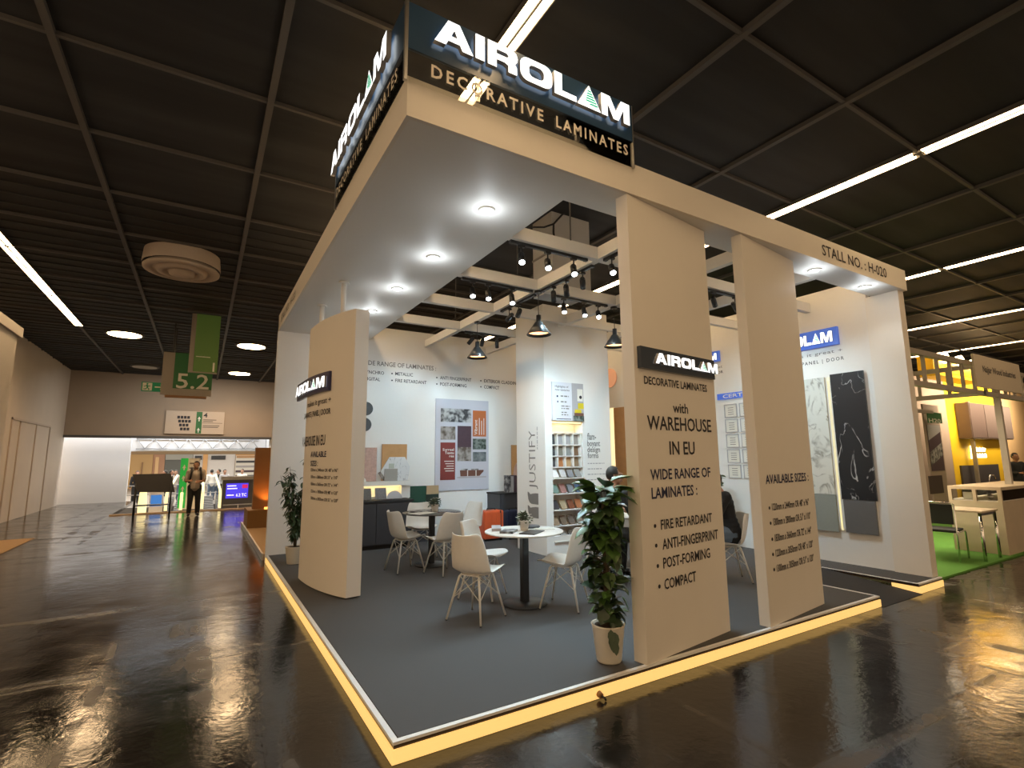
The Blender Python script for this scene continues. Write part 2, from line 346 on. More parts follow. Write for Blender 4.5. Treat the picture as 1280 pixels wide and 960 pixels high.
def rrect(x0, y0, x1, y1, r, k=5):
    out = []
    for cx, cy, a in ((x1-r, y0+r, -90), (x1-r, y1-r, 0), (x0+r, y1-r, 90), (x0+r, y0+r, 180)):
        out += [(cx+r*math.cos(math.radians(a+90*i/k)), cy+r*math.sin(math.radians(a+90*i/k))) for i in range(k+1)]
    return out
def shift(p, dx): return [(x+dx, y) for x, y in p]
def logo_polys():          # the wide, heavy capitals of the fascia lettering; total width about 8.1 for height 1
    g = []; x = 0.
    Aout = [(0, 0), (.46, 1), (.86, 1), (1.36, 0), (.97, 0), (.88, .2), (.47, .2), (.38, 0)]; Ah = [(.56, .42), (.79, .42), (.68, .70)]
    g += [[Aout, Ah]]; x = 1.44
    g += [[shift([(0, 0), (.34, 0), (.34, 1), (0, 1)], x)]]; x += .46
    R = [(0, 0), (.34, 0), (.34, .34), (.66, .34), (.80, .27), (.80, 0), (1.14, 0), (1.14, .32), (1.06, .43), (1.16, .58), (1.18, .72), (1.12, .90), (.98, 1), (0, 1)]; Rh = [(.34, .58), (.74, .58), (.82, .66), (.74, .76), (.34, .76)]
    g += [[shift(R, x), shift(Rh, x)]]; x += 1.28
    g += [[shift(rrect(0, 0, 1.36, 1, .34), x), shift(rrect(.36, .24, 1.0, .76, .20), x)]]; x += 1.46
    g += [[shift([(0, 0), (1.0, 0), (1.0, .25), (.34, .25), (.34, 1), (0, 1)], x)]]; x += 1.04
    tri = x; x += 1.18
    g += [[shift([(0, 0), (.31, 0), (.31, .62), (.60, 0), (.86, 0), (1.14, .62), (1.14, 0), (1.46, 0), (1.46, 1), (1.02, 1), (.73, .40), (.44, 1), (0, 1)], x)]]; x += 1.46
    return g, tri, x
def logo(parent, plane, u0, u1, v0, v1, depth, off, name='letters', letter='letter', grn='green', side='letterside', post=None):
    g, tx, W = logo_polys(); su = (u1-u0)/W; sv = v1-v0
    def lay(polys, nm, m, o1, o2):
        me = curve_mesh(polys, .5); mb = MB(); T = plane.mat4(u0, v0, su, sv, (o1+o2)/2)
        T = T @ Matrix.Diagonal(V((1, 1, (o2-o1), 1))); mb.add(me, T, m); k = mb.mi(side)
        for f in mb.bm.faces:
            if abs(f.normal.dot(plane.n)) < .5: f.material_index = k
        if post:
            bmesh.ops.subdivide_edges(mb.bm, edges=[e for e in mb.bm.edges if e.calc_length() > .05], cuts=2); post(mb)
        return mb.done(nm, m, parent)
    for q in g: lay(q, 'letter', letter, off, off+depth)
    lay([[(tx, 0), (tx+1.14, 0), (tx+.57, 1.04)]], 'triangle_mark', letter, off, off+depth)
    st = []
    for i in range(6):
        y = .16+.115*i; xr = tx+1.14-.57*(y/1.04)-.05; xl = tx+.57*(y/1.04); st.append([(xl+(xr-xl)*(.28 if i else .5), y), (xr, y), (xr-.03, y+.075), (xl+(xr-xl)*(.36 if i else .62), y+.075)])
    lay(st, 'green_stripes', grn, off+depth+.0005, off+depth+.0025)

# ==================================================================== SETTING: the hall
Z0, ZS, ZF, ZC = .11, 3.865, 4.15, 5.2
MB().box((-6, -12, -.1), (40, 17.2, 0)).done('floor', 'floor', kind='structure')
MB().box((-6, 17.2, -.1), (-3.3, 24, 0)).done('floor_passage', 'floor', kind='structure')
MB().box((-6, -12, ZC+.02), (40, 23, ZC+.12)).done('ceiling', 'ceiling', kind='structure')
mb = MB()
for i in range(-3, 25):
    x = 1.03+1.667*i
    if -6 < x < 40: mb.box((x-.03, -12, ZC-.03), (x+.03, 22.9, ZC+.021))
for j in range(-8, 17):
    y = .80+1.47*j; mb.box((-6, y-.018, ZC-.02), (40, y+.018, ZC+.021))
mb.done('trim_1', 'gridbar', kind='structure')
mb = MB()
for j in range(-8, 17):
    for k in range(1, 4):
        y = .80+1.47*j+1.47*k/4
        if y > 5: mb.box((-6, y-.008, ZC+.002), (40, y+.008, ZC+.021))
mb.done('trim_2', 'slatbar', kind='structure')
# the end wall above the passage, left wall with its flush door
mb = MB(); mb.box((-6, 22.8, 2.66), (10, 23.0, ZC+.05)); mb.box((1.75, 22.8, 0), (10, 23.0, 2.66)); mb.done('wall_end', 'hallwall', kind='structure')
B('wall_far_end', (10, 22.8, 0), (40, 23, ZC+.05), 'hallwall', kind='structure'); B('wall_far_right', (40, -12, 0), (40.2, 23, ZC+.05), 'hallwall', kind='structure')
B('trim_3', (-5.6, 22.74, 2.58), (10, 22.80, 2.68), 'gridbar', kind='structure')
B('wall_left', (-5.75, 4.0, 0), (-5.6, 23, ZC+.05), 'leftwall', kind='structure')
mb = MB()
for a, b in (((16.4, 0), (16.46, 2.9)), ((20.6, 0), (20.66, 2.9)), ((16.4, 2.84), (20.66, 2.9)), ((17.2, 0), (17.22, 2.84)), ((18.9, 0), (18.92, 2.84))): mb.box((-5.6, a[0], a[1]), (-5.57, b[0], b[1]))
mb.done('door_1', mat('door_frame_line', (.50, .42, .35), .6), kind='structure')

# ==================================================================== the stand: platform, walls, canopy
L1, LA, LB, LY, RY = 5.485, 6.459, 7.114, 6.5, 1.15
pf = thing('platform', 'low charcoal-carpeted stand platform with a white edge trim and glowing yellow kick strip', 'platform', (3.5, 3.2, 0))
poly = [(.012, .012), (L1, .012), (L1, RY), (LA, RY), (LA, .012), (LB, .012), (LB, LY-.003), (.012, LY-.003)]
MB().prism(poly, .076, Z0-.001).done('deck', mat('dark_gloss_edge', (.05, .035, .025), .2), pf)
MB().prism([(.05, .05), (L1-.04, .05), (L1-.04, RY+.04), (LA+.04, RY+.04), (LA+.04, .05), (LB-.01, .05), (LB-.01, LY-.004), (.05, LY-.004)], .08, Z0+.002).done('carpet', 'carpet', pf)
mb = MB()
for a, b in (((.008, .008), (L1, .042)), ((.008, .042), (.042, LY-.004)), ((L1-.034, .042), (L1, RY)), ((LA, .008), (LA+.034, RY)), ((LA+.034, .008), (LB, .042))): mb.box((a[0], a[1], Z0-.012), (b[0], b[1], Z0+.0032))
mb.done('edge_trim', 'trimwhite', pf)
mb = MB()
for a, b in (((0, 0), (L1, .02)), ((0, .02), (.02, LY-.004)), ((LA, 0), (LB, .02)), ((LA, .02), (LA+.02, .30))): mb.box((a[0], a[1], .004), (b[0], b[1], .077))
mb.done('light_strip', 'led', pf, label='glowing yellow light strip')
mb = MB(); mb.bm.faces.ensure_lookup_table()
vs = [mb.bm.verts.new(v) for v in ((L1, -.02, .003), (LA, -.02, .003), (LA, RY, .003), (L1, RY, .003), (L1, RY, Z0), (LA, RY, Z0))]
for q in ((0, 3, 2, 1), (0, 1, 5, 4), (2, 3, 4, 5), (0, 4, 3), (1, 2, 5)): mb.bm.faces.new([vs[i] for i in q])
mb.done('ramp', mat('ramp_carpet', (.035, .036, .040), .9, noise=.4, scale=200), pf, label='sloped black entrance ramp')
gl = thing('cable_grommet', 'small round cable grommet stuck on the glowing front kick strip', 'cable hole', (1.46, -.004, .05))
MB().cyl((1.46, .0, .035), (1.46, -.03, .03), .022, .018, None, 14).done('collar', 'brown', gl); MB().tube([(1.46, -.028, .03), (1.475, -.045, .02), (1.48, -.05, .006)], .008).done('cable_end', 'black', gl)

MB().box((.0, LY, .0), (LB, LY+.1, ZF)).done('wall_back', 'paint', kind='structure')
MB().box((7.0, .46, Z0+.004), (7.1, LY, ZF)).done('wall_right', 'paint', kind='structure')
MB().box((6.955, .05, Z0+.006), (LB, .46, ZS)).done('wall_right_end', 'paint_warm', kind='structure')
WB = bpy.data.objects['wall_back']; WR = bpy.data.objects['wall_right']

cn = thing('canopy', 'white L-shaped overhead canopy with beige fascia and open beam grid above the stand', 'canopy', (0, 0, ZS))
MB().prism([(.03, .03), (LB, .03), (LB, .38), (1.55, .38), (1.55, LY), (.03, LY)], ZS, ZS+.03).done('soffit', 'paint', cn)
mb = MB(); mb.box((0, 0, ZS), (LB, .03, ZF)); mb.box((0, .03, ZS), (.03, LY+.1, ZF)); mb.box((1.52, .38, ZS+.03), (1.55, LY, ZF)); mb.box((1.55, .35, ZS+.03), (LB, .38, ZF))
mb.box((.03, .03, ZF-.02), (1.52, LY, ZF)); mb.box((1.52, .03, ZF-.02), (LB, .35, ZF)); mb.done('fascia', 'paint_warm', cn)
BY, BX = (1.28, 2.5, 3.7, 4.9), (2.72, 4.11, 5.5)
for y in BY: B('beam', (1.55, y-.04, ZS-.005), (7.0, y+.04, ZS+.135), 'paint', cn)
for x in BX:
    ys = [.38]+[q for y in BY for q in (y-.04, y+.04)]+[LY]
    for a, b in zip(ys[::2], ys[1::2]): B('beam', (x-.04, a, ZS-.005), (x+.04, b, ZS+.135), 'paint', cn)
PF = Plane((0, 0, 0), (1, 0, 0)); PL = Plane((0, LY, 0), (0, -1, 0))
mb = MB(); pput(mb, PF, 'STALL NO. : H-020', 1028, 318.5, 306, 1108.5, 'ink', .012)
u0, v0 = PF.hit(1028, 318.5); put(mb, PL, 'STALL NO. : H-020', .30, 1.85, 3.95, 4.06, 'inkgrey', .01)
mb.done('lettering', 'ink', cn, label='dark stall number lettering')

# roof sign on the corner
sg = thing('rooftop_sign', 'blue two-sided corner sign with lit white capitals on top of the canopy', 'sign', (0, 0, ZF))
SX, SYY, SB, ST = 1.995, 2.0, 4.325, 4.668
mb = MB(); mb.box((-.012, -.035, SB), (SX, -.015, ST)); mb.box((-.035, -.015, SB), (-.015, SYY, ST)); mb.done('blue_panel', 'navy', sg)
mb = MB(); mb.box((.0, -.033, ZF-.06), (SX+.004, -.027, SB)); mb.box((-.033, .0, ZF-.06), (-.027, SYY, SB)); mb.done('clear_panel', 'clear', sg, label='clear acrylic lower strip')
for q0, q1 in (((-.036, -.036, ZF-.06), (-.013, -.013, ST+.004)), ((SX, -.036, ZF-.06), (SX+.012, -.015, ST)), ((-.036, SYY, ZF-.06), (-.015, SYY+.012, ST))): B('corner_strip', q0, q1, 'silver', sg)
mb = MB(); mb.box((-.02, .5, SB), (.0, .54, ST-.05)); 
for x in (.5, 1.4): mb.box((x, -.014, ZF+.002), (x+.03, .012, ST-.05)); mb.box((x, .0, ZF+.002), (x+.03, .30, ZF+.022))
mb.box((-.014, 1.4, ZF+.002), (.012, 1.43, ST-.05)); mb.done('bracket', 'silver', sg)
SF = Plane((0, -.035, 0), (1, 0, 0)); SL = Plane((-.035, SYY, 0), (0, -1, 0))
logo(sg, SF, .15, 1.915, 4.415, 4.605, .035, .02)
logo(sg, SL, SYY-1.97, SYY-.20, 4.415, 4.605, .035, .02)
for pl_, a_, b_ in ((SF, .15, 1.93), (SL, SYY-1.93, SYY-.10)):
    me_ = .545*(b_-a_)
    mb = MB(); put(mb, pl_, 'DECORATIVE', a_, a_+me_-.06, 4.178, 4.268, 'cream', .022, .004, 1.35); mb.done('subtitle_word', 'cream', sg)
    mb = MB(); put(mb, pl_, 'LAMINATES', a_+me_+.06, b_, 4.178, 4.268, 'cream', .022, .004, 1.35); mb.done('subtitle_word', 'cream', sg)
mb = MB(); mb.tube([(.55, .02, 4.36), (.72, .03, 4.30), (.9, .02, 4.33), (1.1, .03, 4.27), (1.3, .02, 4.35), (1.5, .03, 4.28), (1.75, .02, 4.36)], .006); mb.done('cable', 'blackm', sg)

# ==================================================================== freestanding panels with lettering
def panel_col(name, A, Bq, t, z1, label, cat='panel'):
    A, Bq = V(A+(0,)), V(Bq+(0,)); u = (Bq-A).normalized(); n = V((-u.y, u.x, 0))      # n points into the stand
    th = thing(name, label, cat, (A.x, A.y, Z0)); P = [A, Bq, Bq+n*t, A+n*t]
    MB().prism([(p.x, p.y) for p in P], Z0+.004, z1).done('slab', 'paint_warm', th); return th, Plane(A, u)
P1, F1 = panel_col('freestanding_panel', (1.945, .012), (3.13, .168), .12, ZS-.002, 'wide beige panel beside the tall potted plant, headed by a small lit sign')
PW = F1
sb = thing('wall_sign', 'small slate sign with lit white capitals on the wide beige panel', 'sign', tuple(F1.pt(.05, 2.45)))
a0, b0 = F1.hit(797, 459); b1 = F1.hit(797, 433)[1]; a1 = F1.u_at(889.5, b0); b0 = F1.hit(797, 460)[1]
MB().slab(F1.pt(0, 0, .001), F1.u, F1.v, F1.n, [(a0, b0), (a1, b0), (a1, b1), (a0, b1)], .035).done('backing', 'navydark', sb)
c0 = F1.hit(808, 458)[0]; logo(sb, F1, a0+(a1-a0)*.14, a0+(a1-a0)*1.0, b0+(b1-b0)*.27, b0+(b1-b0)*.77, .03, .037)
mb = MB()
for txt, xl, yb, yt, xr, m, bd in (('DECORATIVE LAMINATES', 805, 479.5, 470, 883.5, 'ink', .02), ('with', 841, 515.5, 503.5, 860, 'ink', .015), ('WAREHOUSE', 809, 536.5, 519.5, 889, 'ink', .015), ('IN EU', 837, 568, 552, 868.5, 'ink', .018),
    ('WIDE RANGE OF', 813, 600, 587, 888, 'inkblue', .018), ('LAMINATES :', 814.5, 623.5, 610, 871.5, 'inkblue', .018), ('FIRE RETARDANT', 826, 662, 650, 890, 'ink', .016), ('ANTI-FINGERPRINT', 828, 687, 674, 897.5, 'ink', .016),
    ('POST-FORMING', 829, 710.5, 697.5, 887.5, 'ink', .016), ('COMPACT', 830.5, 737, 724, 870, 'ink', .016)):
    mb = MB(); pput(mb, F1, txt, xl, yb, yt, xr, m, bd); mb.done('lettering_line', m, P1)
for px, py in ((818.5, 657.5), (820, 682), (822, 707.5), (824, 733)):
    a, b = F1.hit(px, py); mb = MB(); mb.slab(F1.pt(a, b, .002), F1.u, F1.v, F1.n, [(.016*math.cos(i*.785), .016*math.sin(i*.785)) for i in range(8)], .001, 'ink'); mb.done('bullet_mark', 'ink', P1)
P2, F2 = panel_col('freestanding_panel', (3.50, .022), (4.68, .172), .10, ZS-.002, 'beige panel listing available sizes, nearer the entrance ramp')
mb = MB(); pput(mb, F2, 'AVAILABLE SIZES :', 957, 605, 594, 1010.5, 'inkblue', .02); mb.done('lettering_line', 'inkblue', P2)
for txt, xl, yb, yt, xr in (('1220mm x 2440mm OR 48" x 96"', 965, 638, 629.5, 1011), ('1300mm x 2800mm OR 51" x 110"', 966.5, 657, 648, 1013), ('1830mm x 3660mm OR 72" x 144"', 968.5, 677, 668, 1014), ('1220mm x 3050mm OR 48" x 120"', 969.5, 696, 687, 1016), ('1300mm x 3050mm OR 51" x 120"', 971, 715, 706, 1017)):
    mb = MB(); pput(mb, F2, txt, xl, yb, yt, xr, 'ink', .012)
    mb.done('lettering_line', 'ink', P2); mb = MB(); a, b = F2.hit(xl-3.5, yb-3); mb.slab(F2.pt(a, b, .002), F2.u, F2.v, F2.n, [(.016*math.cos(i*.785), .016*math.sin(i*.785)) for i in range(8)], .001, 'ink'); mb.done('bullet_mark', 'ink', P2)

# the curved panel on the left edge, hung from two white pipes
def arc(t):        # plan curve of its outer face, t = 0 at the near end .. 1 at the far end
    p = [V((.475, 3.08, 0)), V((.20, 3.62, 0)), V((.185, 4.42, 0))]; return p[0]*(1-t)**2 + p[1]*2*t*(1-t) + p[2]*t*t
cp = thing('curved_panel', 'curved beige panel hung on white pipes at the open left edge', 'panel', (.35, 3.7, Z0))
N = 28; outer = [arc(i/N) for i in range(N+1)]; tn = V((.985, .17, 0))*.17
MB().prism([(p.x, p.y) for p in outer]+[((p+tn).x, (p+tn).y) for p in outer[::-1]], Z0+.02, 3.44).done('slab', 'paint_warm', cp)
LEN = [0.]
for a, b in zip(outer, outer[1:]): LEN.append(LEN[-1]+(b-a).length)
def bend(mb, off=.004):   # lay flat writing (x = distance from the far end, y = height) on the curve
    for v in mb.bm.verts:
        s_ = LEN[-1]-v.co.x; i = max(0, min(N-1, next((k for k in range(N) if LEN[k+1] >= s_), N-1))); f = (s_-LEN[i])/(LEN[i+1]-LEN[i])
        p = outer[i].lerp(outer[i+1], f); d = (outer[i+1]-outer[i]).normalized(); nn = V((-d.y, d.x, 0)); z = v.co.y
        v.co = V((p.x, p.y, 0))+nn*(off+v.co.z)+V((0, 0, z))
flat = Plane((0, 0, 0), (1, 0, 0), (0, 1, 0)); LL = LEN[-1]
def chit(px, py):          # the place on the curved face (distance from the far end, height) that a pixel shows
    best = None; d = ray(px, py); dh = math.hypot(d.x, d.y)
    for k in range(401):
        q = LL*k/400; i = max(0, min(N-1, next((m for m in range(N) if LEN[m+1] >= q), N-1))); p = outer[i].lerp(outer[i+1], (q-LEN[i])/(LEN[i+1]-LEN[i])); t = math.hypot(p.x-CAM.x, p.y-CAM.y)/dh; z = CAM.z+d.z*t
        e = abs(proj((p.x, p.y, z))[0]-px)
        if best is None or e < best[0]: best = (e, LL-q, z)
    return best[1], best[2]
for txt, xr, yb, yt, ln, m, bd in (('makes it great +', 414, 502.5, 495.5, .86, 'ink', .01), ('LAMINATE | PANEL | DOOR', 413.5, 517, 510, 1.05, 'ink', .02), ('WAREHOUSE IN EU', 406.5, 556, 543.5, 1.0, 'ink', .015), ('AVAILABLE', 408, 571, 564, None, 'inkblue', .018), ('SIZES :', 397.5, 582.5, 576, None, 'inkblue', .018),
    ('1220mm x 2440mm OR 48" x 96"', 422.5, 590, 586, None, 'ink', .012), ('1300mm x 2800mm OR 51" x 110"', 422.5, 599.3, 595.3, None, 'ink', .012), ('1830mm x 3660mm OR 72" x 144"', 422.5, 608.8, 604.8, None, 'ink', .012), ('1220mm x 3050mm OR 48" x 120"', 422.5, 618.5, 614.5, None, 'ink', .012), ('1300mm x 3050mm OR 51" x 120"', 422.5, 628, 624, None, 'ink', .012)):
    r1, z0 = chit(xr, yb); z1 = chit(xr, yt)[1]; r0 = r1-ln if ln else chit(388.5, yb)[0]
    mb = MB(); put(mb, flat, txt, r0, r1, z0, z1, m, bd, 0.); bend(mb); mb.done('lettering_line', m, cp)
for y in (3.44, 4.6):
    p = V((.40 if y < 4 else .36, y, 0)); MB().cyl((p.x, p.y, 3.44), (p.x, p.y, ZS), .032, None, None, 16).cyl((p.x, p.y, ZS-.02), (p.x, p.y, ZS-.001), .065, None, None, 18).done('hanger_pipe', 'white', cp)
ls = thing('wall_sign', 'small navy sign with lit white capitals on the curved panel', 'sign', (.25, 3.5, 2.45))
r1, z0 = chit(414, 488); z1 = chit(414, 464)[1]; r0 = r1-1.50; mb = MB(); n = 30
for k in range(n):
    a, b = r0+(r1-r0)*k/n, r0+(r1-r0)*(k+1)/n; mb.box((a, z0, 0), (b, z1, .03))
bmesh.ops.remove_doubles(mb.bm, verts=mb.bm.verts, dist=.0005); bend(mb, .002); mb.done('backing', mat('purple_navy_sign', (.03, .03, .10), .3, noise=0), ls)
logo(ls, flat, r0+.08, r1-.06, z0+(z1-z0)*.20, z0+(z1-z0)*.76, .03, .032, post=lambda m_: bend(m_, .002))

# ==================================================================== back wall: lettering, poster, cabinet, samples
PB = Plane((0, LY, 0), (1, 0, 0)); PR = Plane((7.0, 0, 0), (0, -1, 0))
mb = MB()
for txt, xl, yb, yt, xr, bd in (('DE RANGE OF LAMINATES :', 460.5, 456, 450.5, 545, .012), ('METALLIC', 494, 469, 465, 516, .01), ('FIRE RETARDANT', 494, 477.5, 473.5, 533, .01), ('ANTI FINGERPRINT', 550, 474, 470, 589, .01), ('POST-FORMING', 550, 482, 478, 583, .01), ('EXTERIOR CLADDING', 605, 478, 474, 648, .01), ('COMPACT', 605, 485.5, 481.5, 624, .01), ('SYNCHRO', 455, 466.5, 462.5, 480, .01), ('DIGITAL', 455, 475, 471, 475, .01)):
    mb = MB()
    if txt.startswith('DE '):
        u0, v0 = PB.hit(xl, yb); v1 = PB.hit(xl, yt)[1]; u1 = PB.u_at(xr, v0); put(mb, PB, 'WIDE RANGE OF LAMINATES :', u0-(u1-u0)*.115, u1, v0, v1, 'inkgrey', bd)
    else: pput(mb, PB, txt, xl, yb, yt, xr, 'ink', bd)
    mb.done('lettering_line', 'ink', WB)
    if txt[0] in 'MFAPEC':
        mb = MB(); a, b = PB.hit(xl-4, (yb+yt)/2); mb.slab(PB.pt(a, b, .002), PB.u, PB.v, PB.n, [(.016*math.cos(i*.785), .016*math.sin(i*.785)) for i in range(8)], .001, 'ink'); mb.done('bullet_mark', 'ink', WB)

def pane(name, pl, u0, u1, v0, v1, t, m, parent=None, off=0.): return MB().slab(pl.pt(0, 0, off), pl.u, pl.v, pl.n, [(u0, v0), (u1, v0), (u1, v1), (u0, v1)], t).done(name, m, parent)
def pgrad(name, c1, c2, sc): # a small printed picture: two-tone noise
    m = bpy.data.materials.new(name); m.use_nodes = True; nt = m.node_tree; b = nt.nodes['Principled BSDF']; b.inputs['Roughness'].default_value = .5
    tc = nt.nodes.new('ShaderNodeTexCoord'); n = nt.nodes.new('ShaderNodeTexNoise'); n.inputs['Scale'].default_value = sc; n.inputs['Detail'].default_value = 3
    cr_ = nt.nodes.new('ShaderNodeValToRGB'); cr_.color_ramp.elements[0].position = .4; cr_.color_ramp.elements[1].position = .6; cr_.color_ramp.elements[0].color = c1+(1,); cr_.color_ramp.elements[1].color = c2+(1,)
    nt.links.new(tc.outputs['Object'], n.inputs['Vector']); nt.links.new(n.outputs['Fac'], cr_.inputs[0]); nt.links.new(cr_.outputs[0], b.inputs['Base Color']); return m
M['posterbg'] = mat('poster_grey', (.52, .52, .58), .5, noise=.01)
M['pic1'] = pgrad('printed_kitchen', (.04, .04, .045), (.45, .45, .45), 9); M['pic2'] = pgrad('printed_house', (.10, .08, .06), (.35, .32, .30), 8)
M['pic3'] = mat('printed_plum', (.07, .04, .055), .5, noise=.15); M['pic4'] = pgrad('printed_leaves', (.02, .04, .03), (.20, .24, .22), 14); M['pic5'] = pgrad('printed_road', (.07, .09, .10), (.25, .27, .27), 6)
M['maroon'] = mat('printed_maroon', (.20, .035, .03), .5); M['orangeprint'] = mat('printed_orange', (.45, .13, .04), .5); M['walnut'] = mat('printed_walnut', (.14, .06, .04), .5); M['lightgrey'] = mat('light_grey_print', (.40, .39, .40), .5)
x0, x1, z0, z1 = 2.93, 4.12, 1.02, 2.84; W_, H_ = x1-x0, z1-z0
po = thing('poster', 'large pale grey poster of pictures and colour blocks hung on the back wall', 'poster', ((x0+x1)/2, LY-.01, z0))
pane('board', PB, x0, x1, z0, z1, .02, 'posterbg', po, .001)
def pp(name, a, b, c, d, m, t=.003): return pane(name, PB, x0+a*W_, x0+b*W_, z1-d*H_, z1-c*H_, t, m, po, .0215)   # fractions from the poster's top left
pp('picture', .09, .66, .105, .255, 'pic1'); pp('picture', .09, .36, .305, .45, 'pic2'); pp('colour_block', .69, .95, .115, .41, 'orangeprint'); pp('picture', .40, .66, .295, .53, 'pic3'); pp('picture', .40, .66, .53, .685, 'pic2'); pp('picture', .69, .95, .435, .555, 'pic4'); pp('picture', .69, .95, .585, .69, 'pic5'); pp('colour_block', .09, .36, .48, .885, 'maroon')
mb = MB()
def pbox(a, b, c, d, m, off=.0245): mb.slab(PB.pt(0, 0, off), PB.u, PB.v, PB.n, [(x0+a*W_, z1-d*H_), (x0+b*W_, z1-d*H_), (x0+b*W_, z1-c*H_), (x0+a*W_, z1-c*H_)], .002, m)
mb.slab(PB.pt(0, 0, .0215), PB.u, PB.v, PB.n, [(x0+.46*W_, z1-.85*H_), (x0+.82*W_, z1-.85*H_), (x0+.90*W_, z1-.80*H_), (x0+.90*W_, z1-.785*H_), (x0+.45*W_, z1-.785*H_)], .003, 'walnut')
for a in (.585, .745): pbox(a, a+.015, .785, .85, 'signwhite')
for a, b in ((.47, .60), (.66, .80)): pbox(a, b, .77, .785, 'pic1', .0215)
pbox(.40, .95, .855, .87, 'lightgrey', .0215)
mb.done('sofa_picture', 'walnut', po)
mb = MB()
def ptxt(t, a, b, c, d, rot=False):
    if rot:
        pl = Plane(PB.pt(x0+b*W_, z1-d*H_, .026), (0, 0, 1), (-1, 0, 0)); put(mb, pl, t, 0, (d-c)*H_, 0, (b-a)*W_, 'signwhite', .01, .001)
    else: put(mb, PB, t, x0+a*W_, x0+b*W_, z1-d*H_, z1-c*H_, 'signwhite', .015, .026)
ptxt('Surreal', .13, .335, .545, .57); ptxt('Textu', .17, .335, .58, .605); ptxt('res', .25, .335, .615, .64)
for k in range(5): pbox(.16+.02*(k % 3), .335, .68+.026*k, .688+.026*k, 'signwhite', .0246)
ptxt('Vibrant', .72, .775, .22, .39, True)
for k in range(3): pbox(.81+.045*k, .822+.045*k, .20+.03*(k % 2), .39, 'signwhite', .0246)
mb.done('printed_words', 'signwhite', po)

# shelf board with its lit recess, material boards
x0b, x1b = .85, 2.40
rb = thing('display_ledge', 'white display ledge with a glowing warm recess below it on the back wall', 'shelf', (1.6, LY-.1, .95))
mb = MB(); mb.box((x0b, LY-.16, 1.165), (x1b, LY-.001, 1.245)); mb.box((x0b, LY-.10, .935), (x1b, LY-.001, .98)); mb.box((x1b-.17, LY-.10, .98), (x1b, LY-.001, 1.165)); mb.done('boards', 'white', rb)
MB().box((x0b, LY-.06, 1.15), (x1b-.18, LY-.02, 1.164)).done('light_strip', 'ledglow', rb)
lamp('AREA', 'ledge_glow', (1.55, LY-.05, 1.145), 2.2, (1, .72, .3), rb, (0, -.2, -1), (1.3, .03))
bw = tag(MB().slab(PB.pt(0, 0, .02), PB.u, PB.v, PB.n, [(1.865, 1.25), (2.345, 1.25), (2.345, 1.925), (1.865, 1.925)], .02).done('sample_board', 'wood'), 'upright oak veneer board leaning on the lit display ledge', 'material sample')
bp = tag(MB().slab(PB.pt(0, 0, .02), PB.u, PB.v, PB.n, [(1.30, 1.25), (1.77, 1.25), (1.77, 1.86), (1.30, 1.86)], .02).done('sample_board', 'pink'), 'pink terrazzo board on the lit display ledge, left of the oak board', 'material sample')
hx = thing('sample_board', 'white marble hexagon board in front of the oak board on the ledge', 'material sample', (2.1, LY-.06, 1.25))
cx, cz, rr = 2.12, 1.50, .29
pts = [(cx+rr*1.0*math.cos(math.radians(a)), max(1.247, cz+rr*.95*math.sin(math.radians(a)))) for a in (5, 62, 118, 175, 238, 302)]
pts = [(2.40, 1.50), (2.30, 1.685), (2.0, 1.685), (1.84, 1.42), (1.97, 1.247), (2.36, 1.247)]
MB().slab(PB.pt(0, 0, .045), PB.u, PB.v, PB.n, pts, .02).done('marble_face', 'marbles', hx); MB().slab(PB.pt(0, 0, .046), PB.u, PB.v, PB.n, [(1.795, 1.40), (1.838, 1.42), (1.93, 1.30), (1.90, 1.25)], .018).done('dark_edge', 'pic2', hx)
tag(MB().slab(PB.pt(0, 0, .07), PB.u, PB.v, PB.n, [(1.91, 1.247), (2.155, 1.247), (2.155, 1.47), (1.91, 1.47)], .015).done('sample_tile', mat('taupe_tile', (.33, .31, .28), .5)), 'square taupe tile leaning on the white marble hexagon', 'material sample')
tag(MB().slab(PB.pt(0, 0, .07), PB.u, PB.v, PB.n, [(1.99, 1.475), (2.09, 1.475), (2.09, 1.565), (1.99, 1.565)], .01).done('sample_tile', mat('pale_green_tile', (.45, .48, .42), .5)), 'little pale green tile above the square taupe tile', 'material sample')
tag(MB().slab(PB.pt(0, 0, .05), PB.u, PB.v, PB.n, [(1.44+.14*math.cos(math.pi*i/12), 1.247+.11*math.sin(math.pi*i/12)) for i in range(13)], .02).done('sample_half_round', 'white'), 'white half-round sample in front of the pink terrazzo board', 'material sample')
for i, (x, z) in enumerate(((1.55, 2.575), (1.53, 2.28))):
    tag(MB().cyl((x, LY-.03, z), (x, LY-.001, z), .125, None, None, 32).done('sample_disc', mat('slate_disc', (.055, .06, .065), .5, noise=.2, scale=40)), ('round slate disc mounted on the back wall, the upper of two', 'round slate disc mounted on the back wall, the lower of two')[i], 'wall disc')

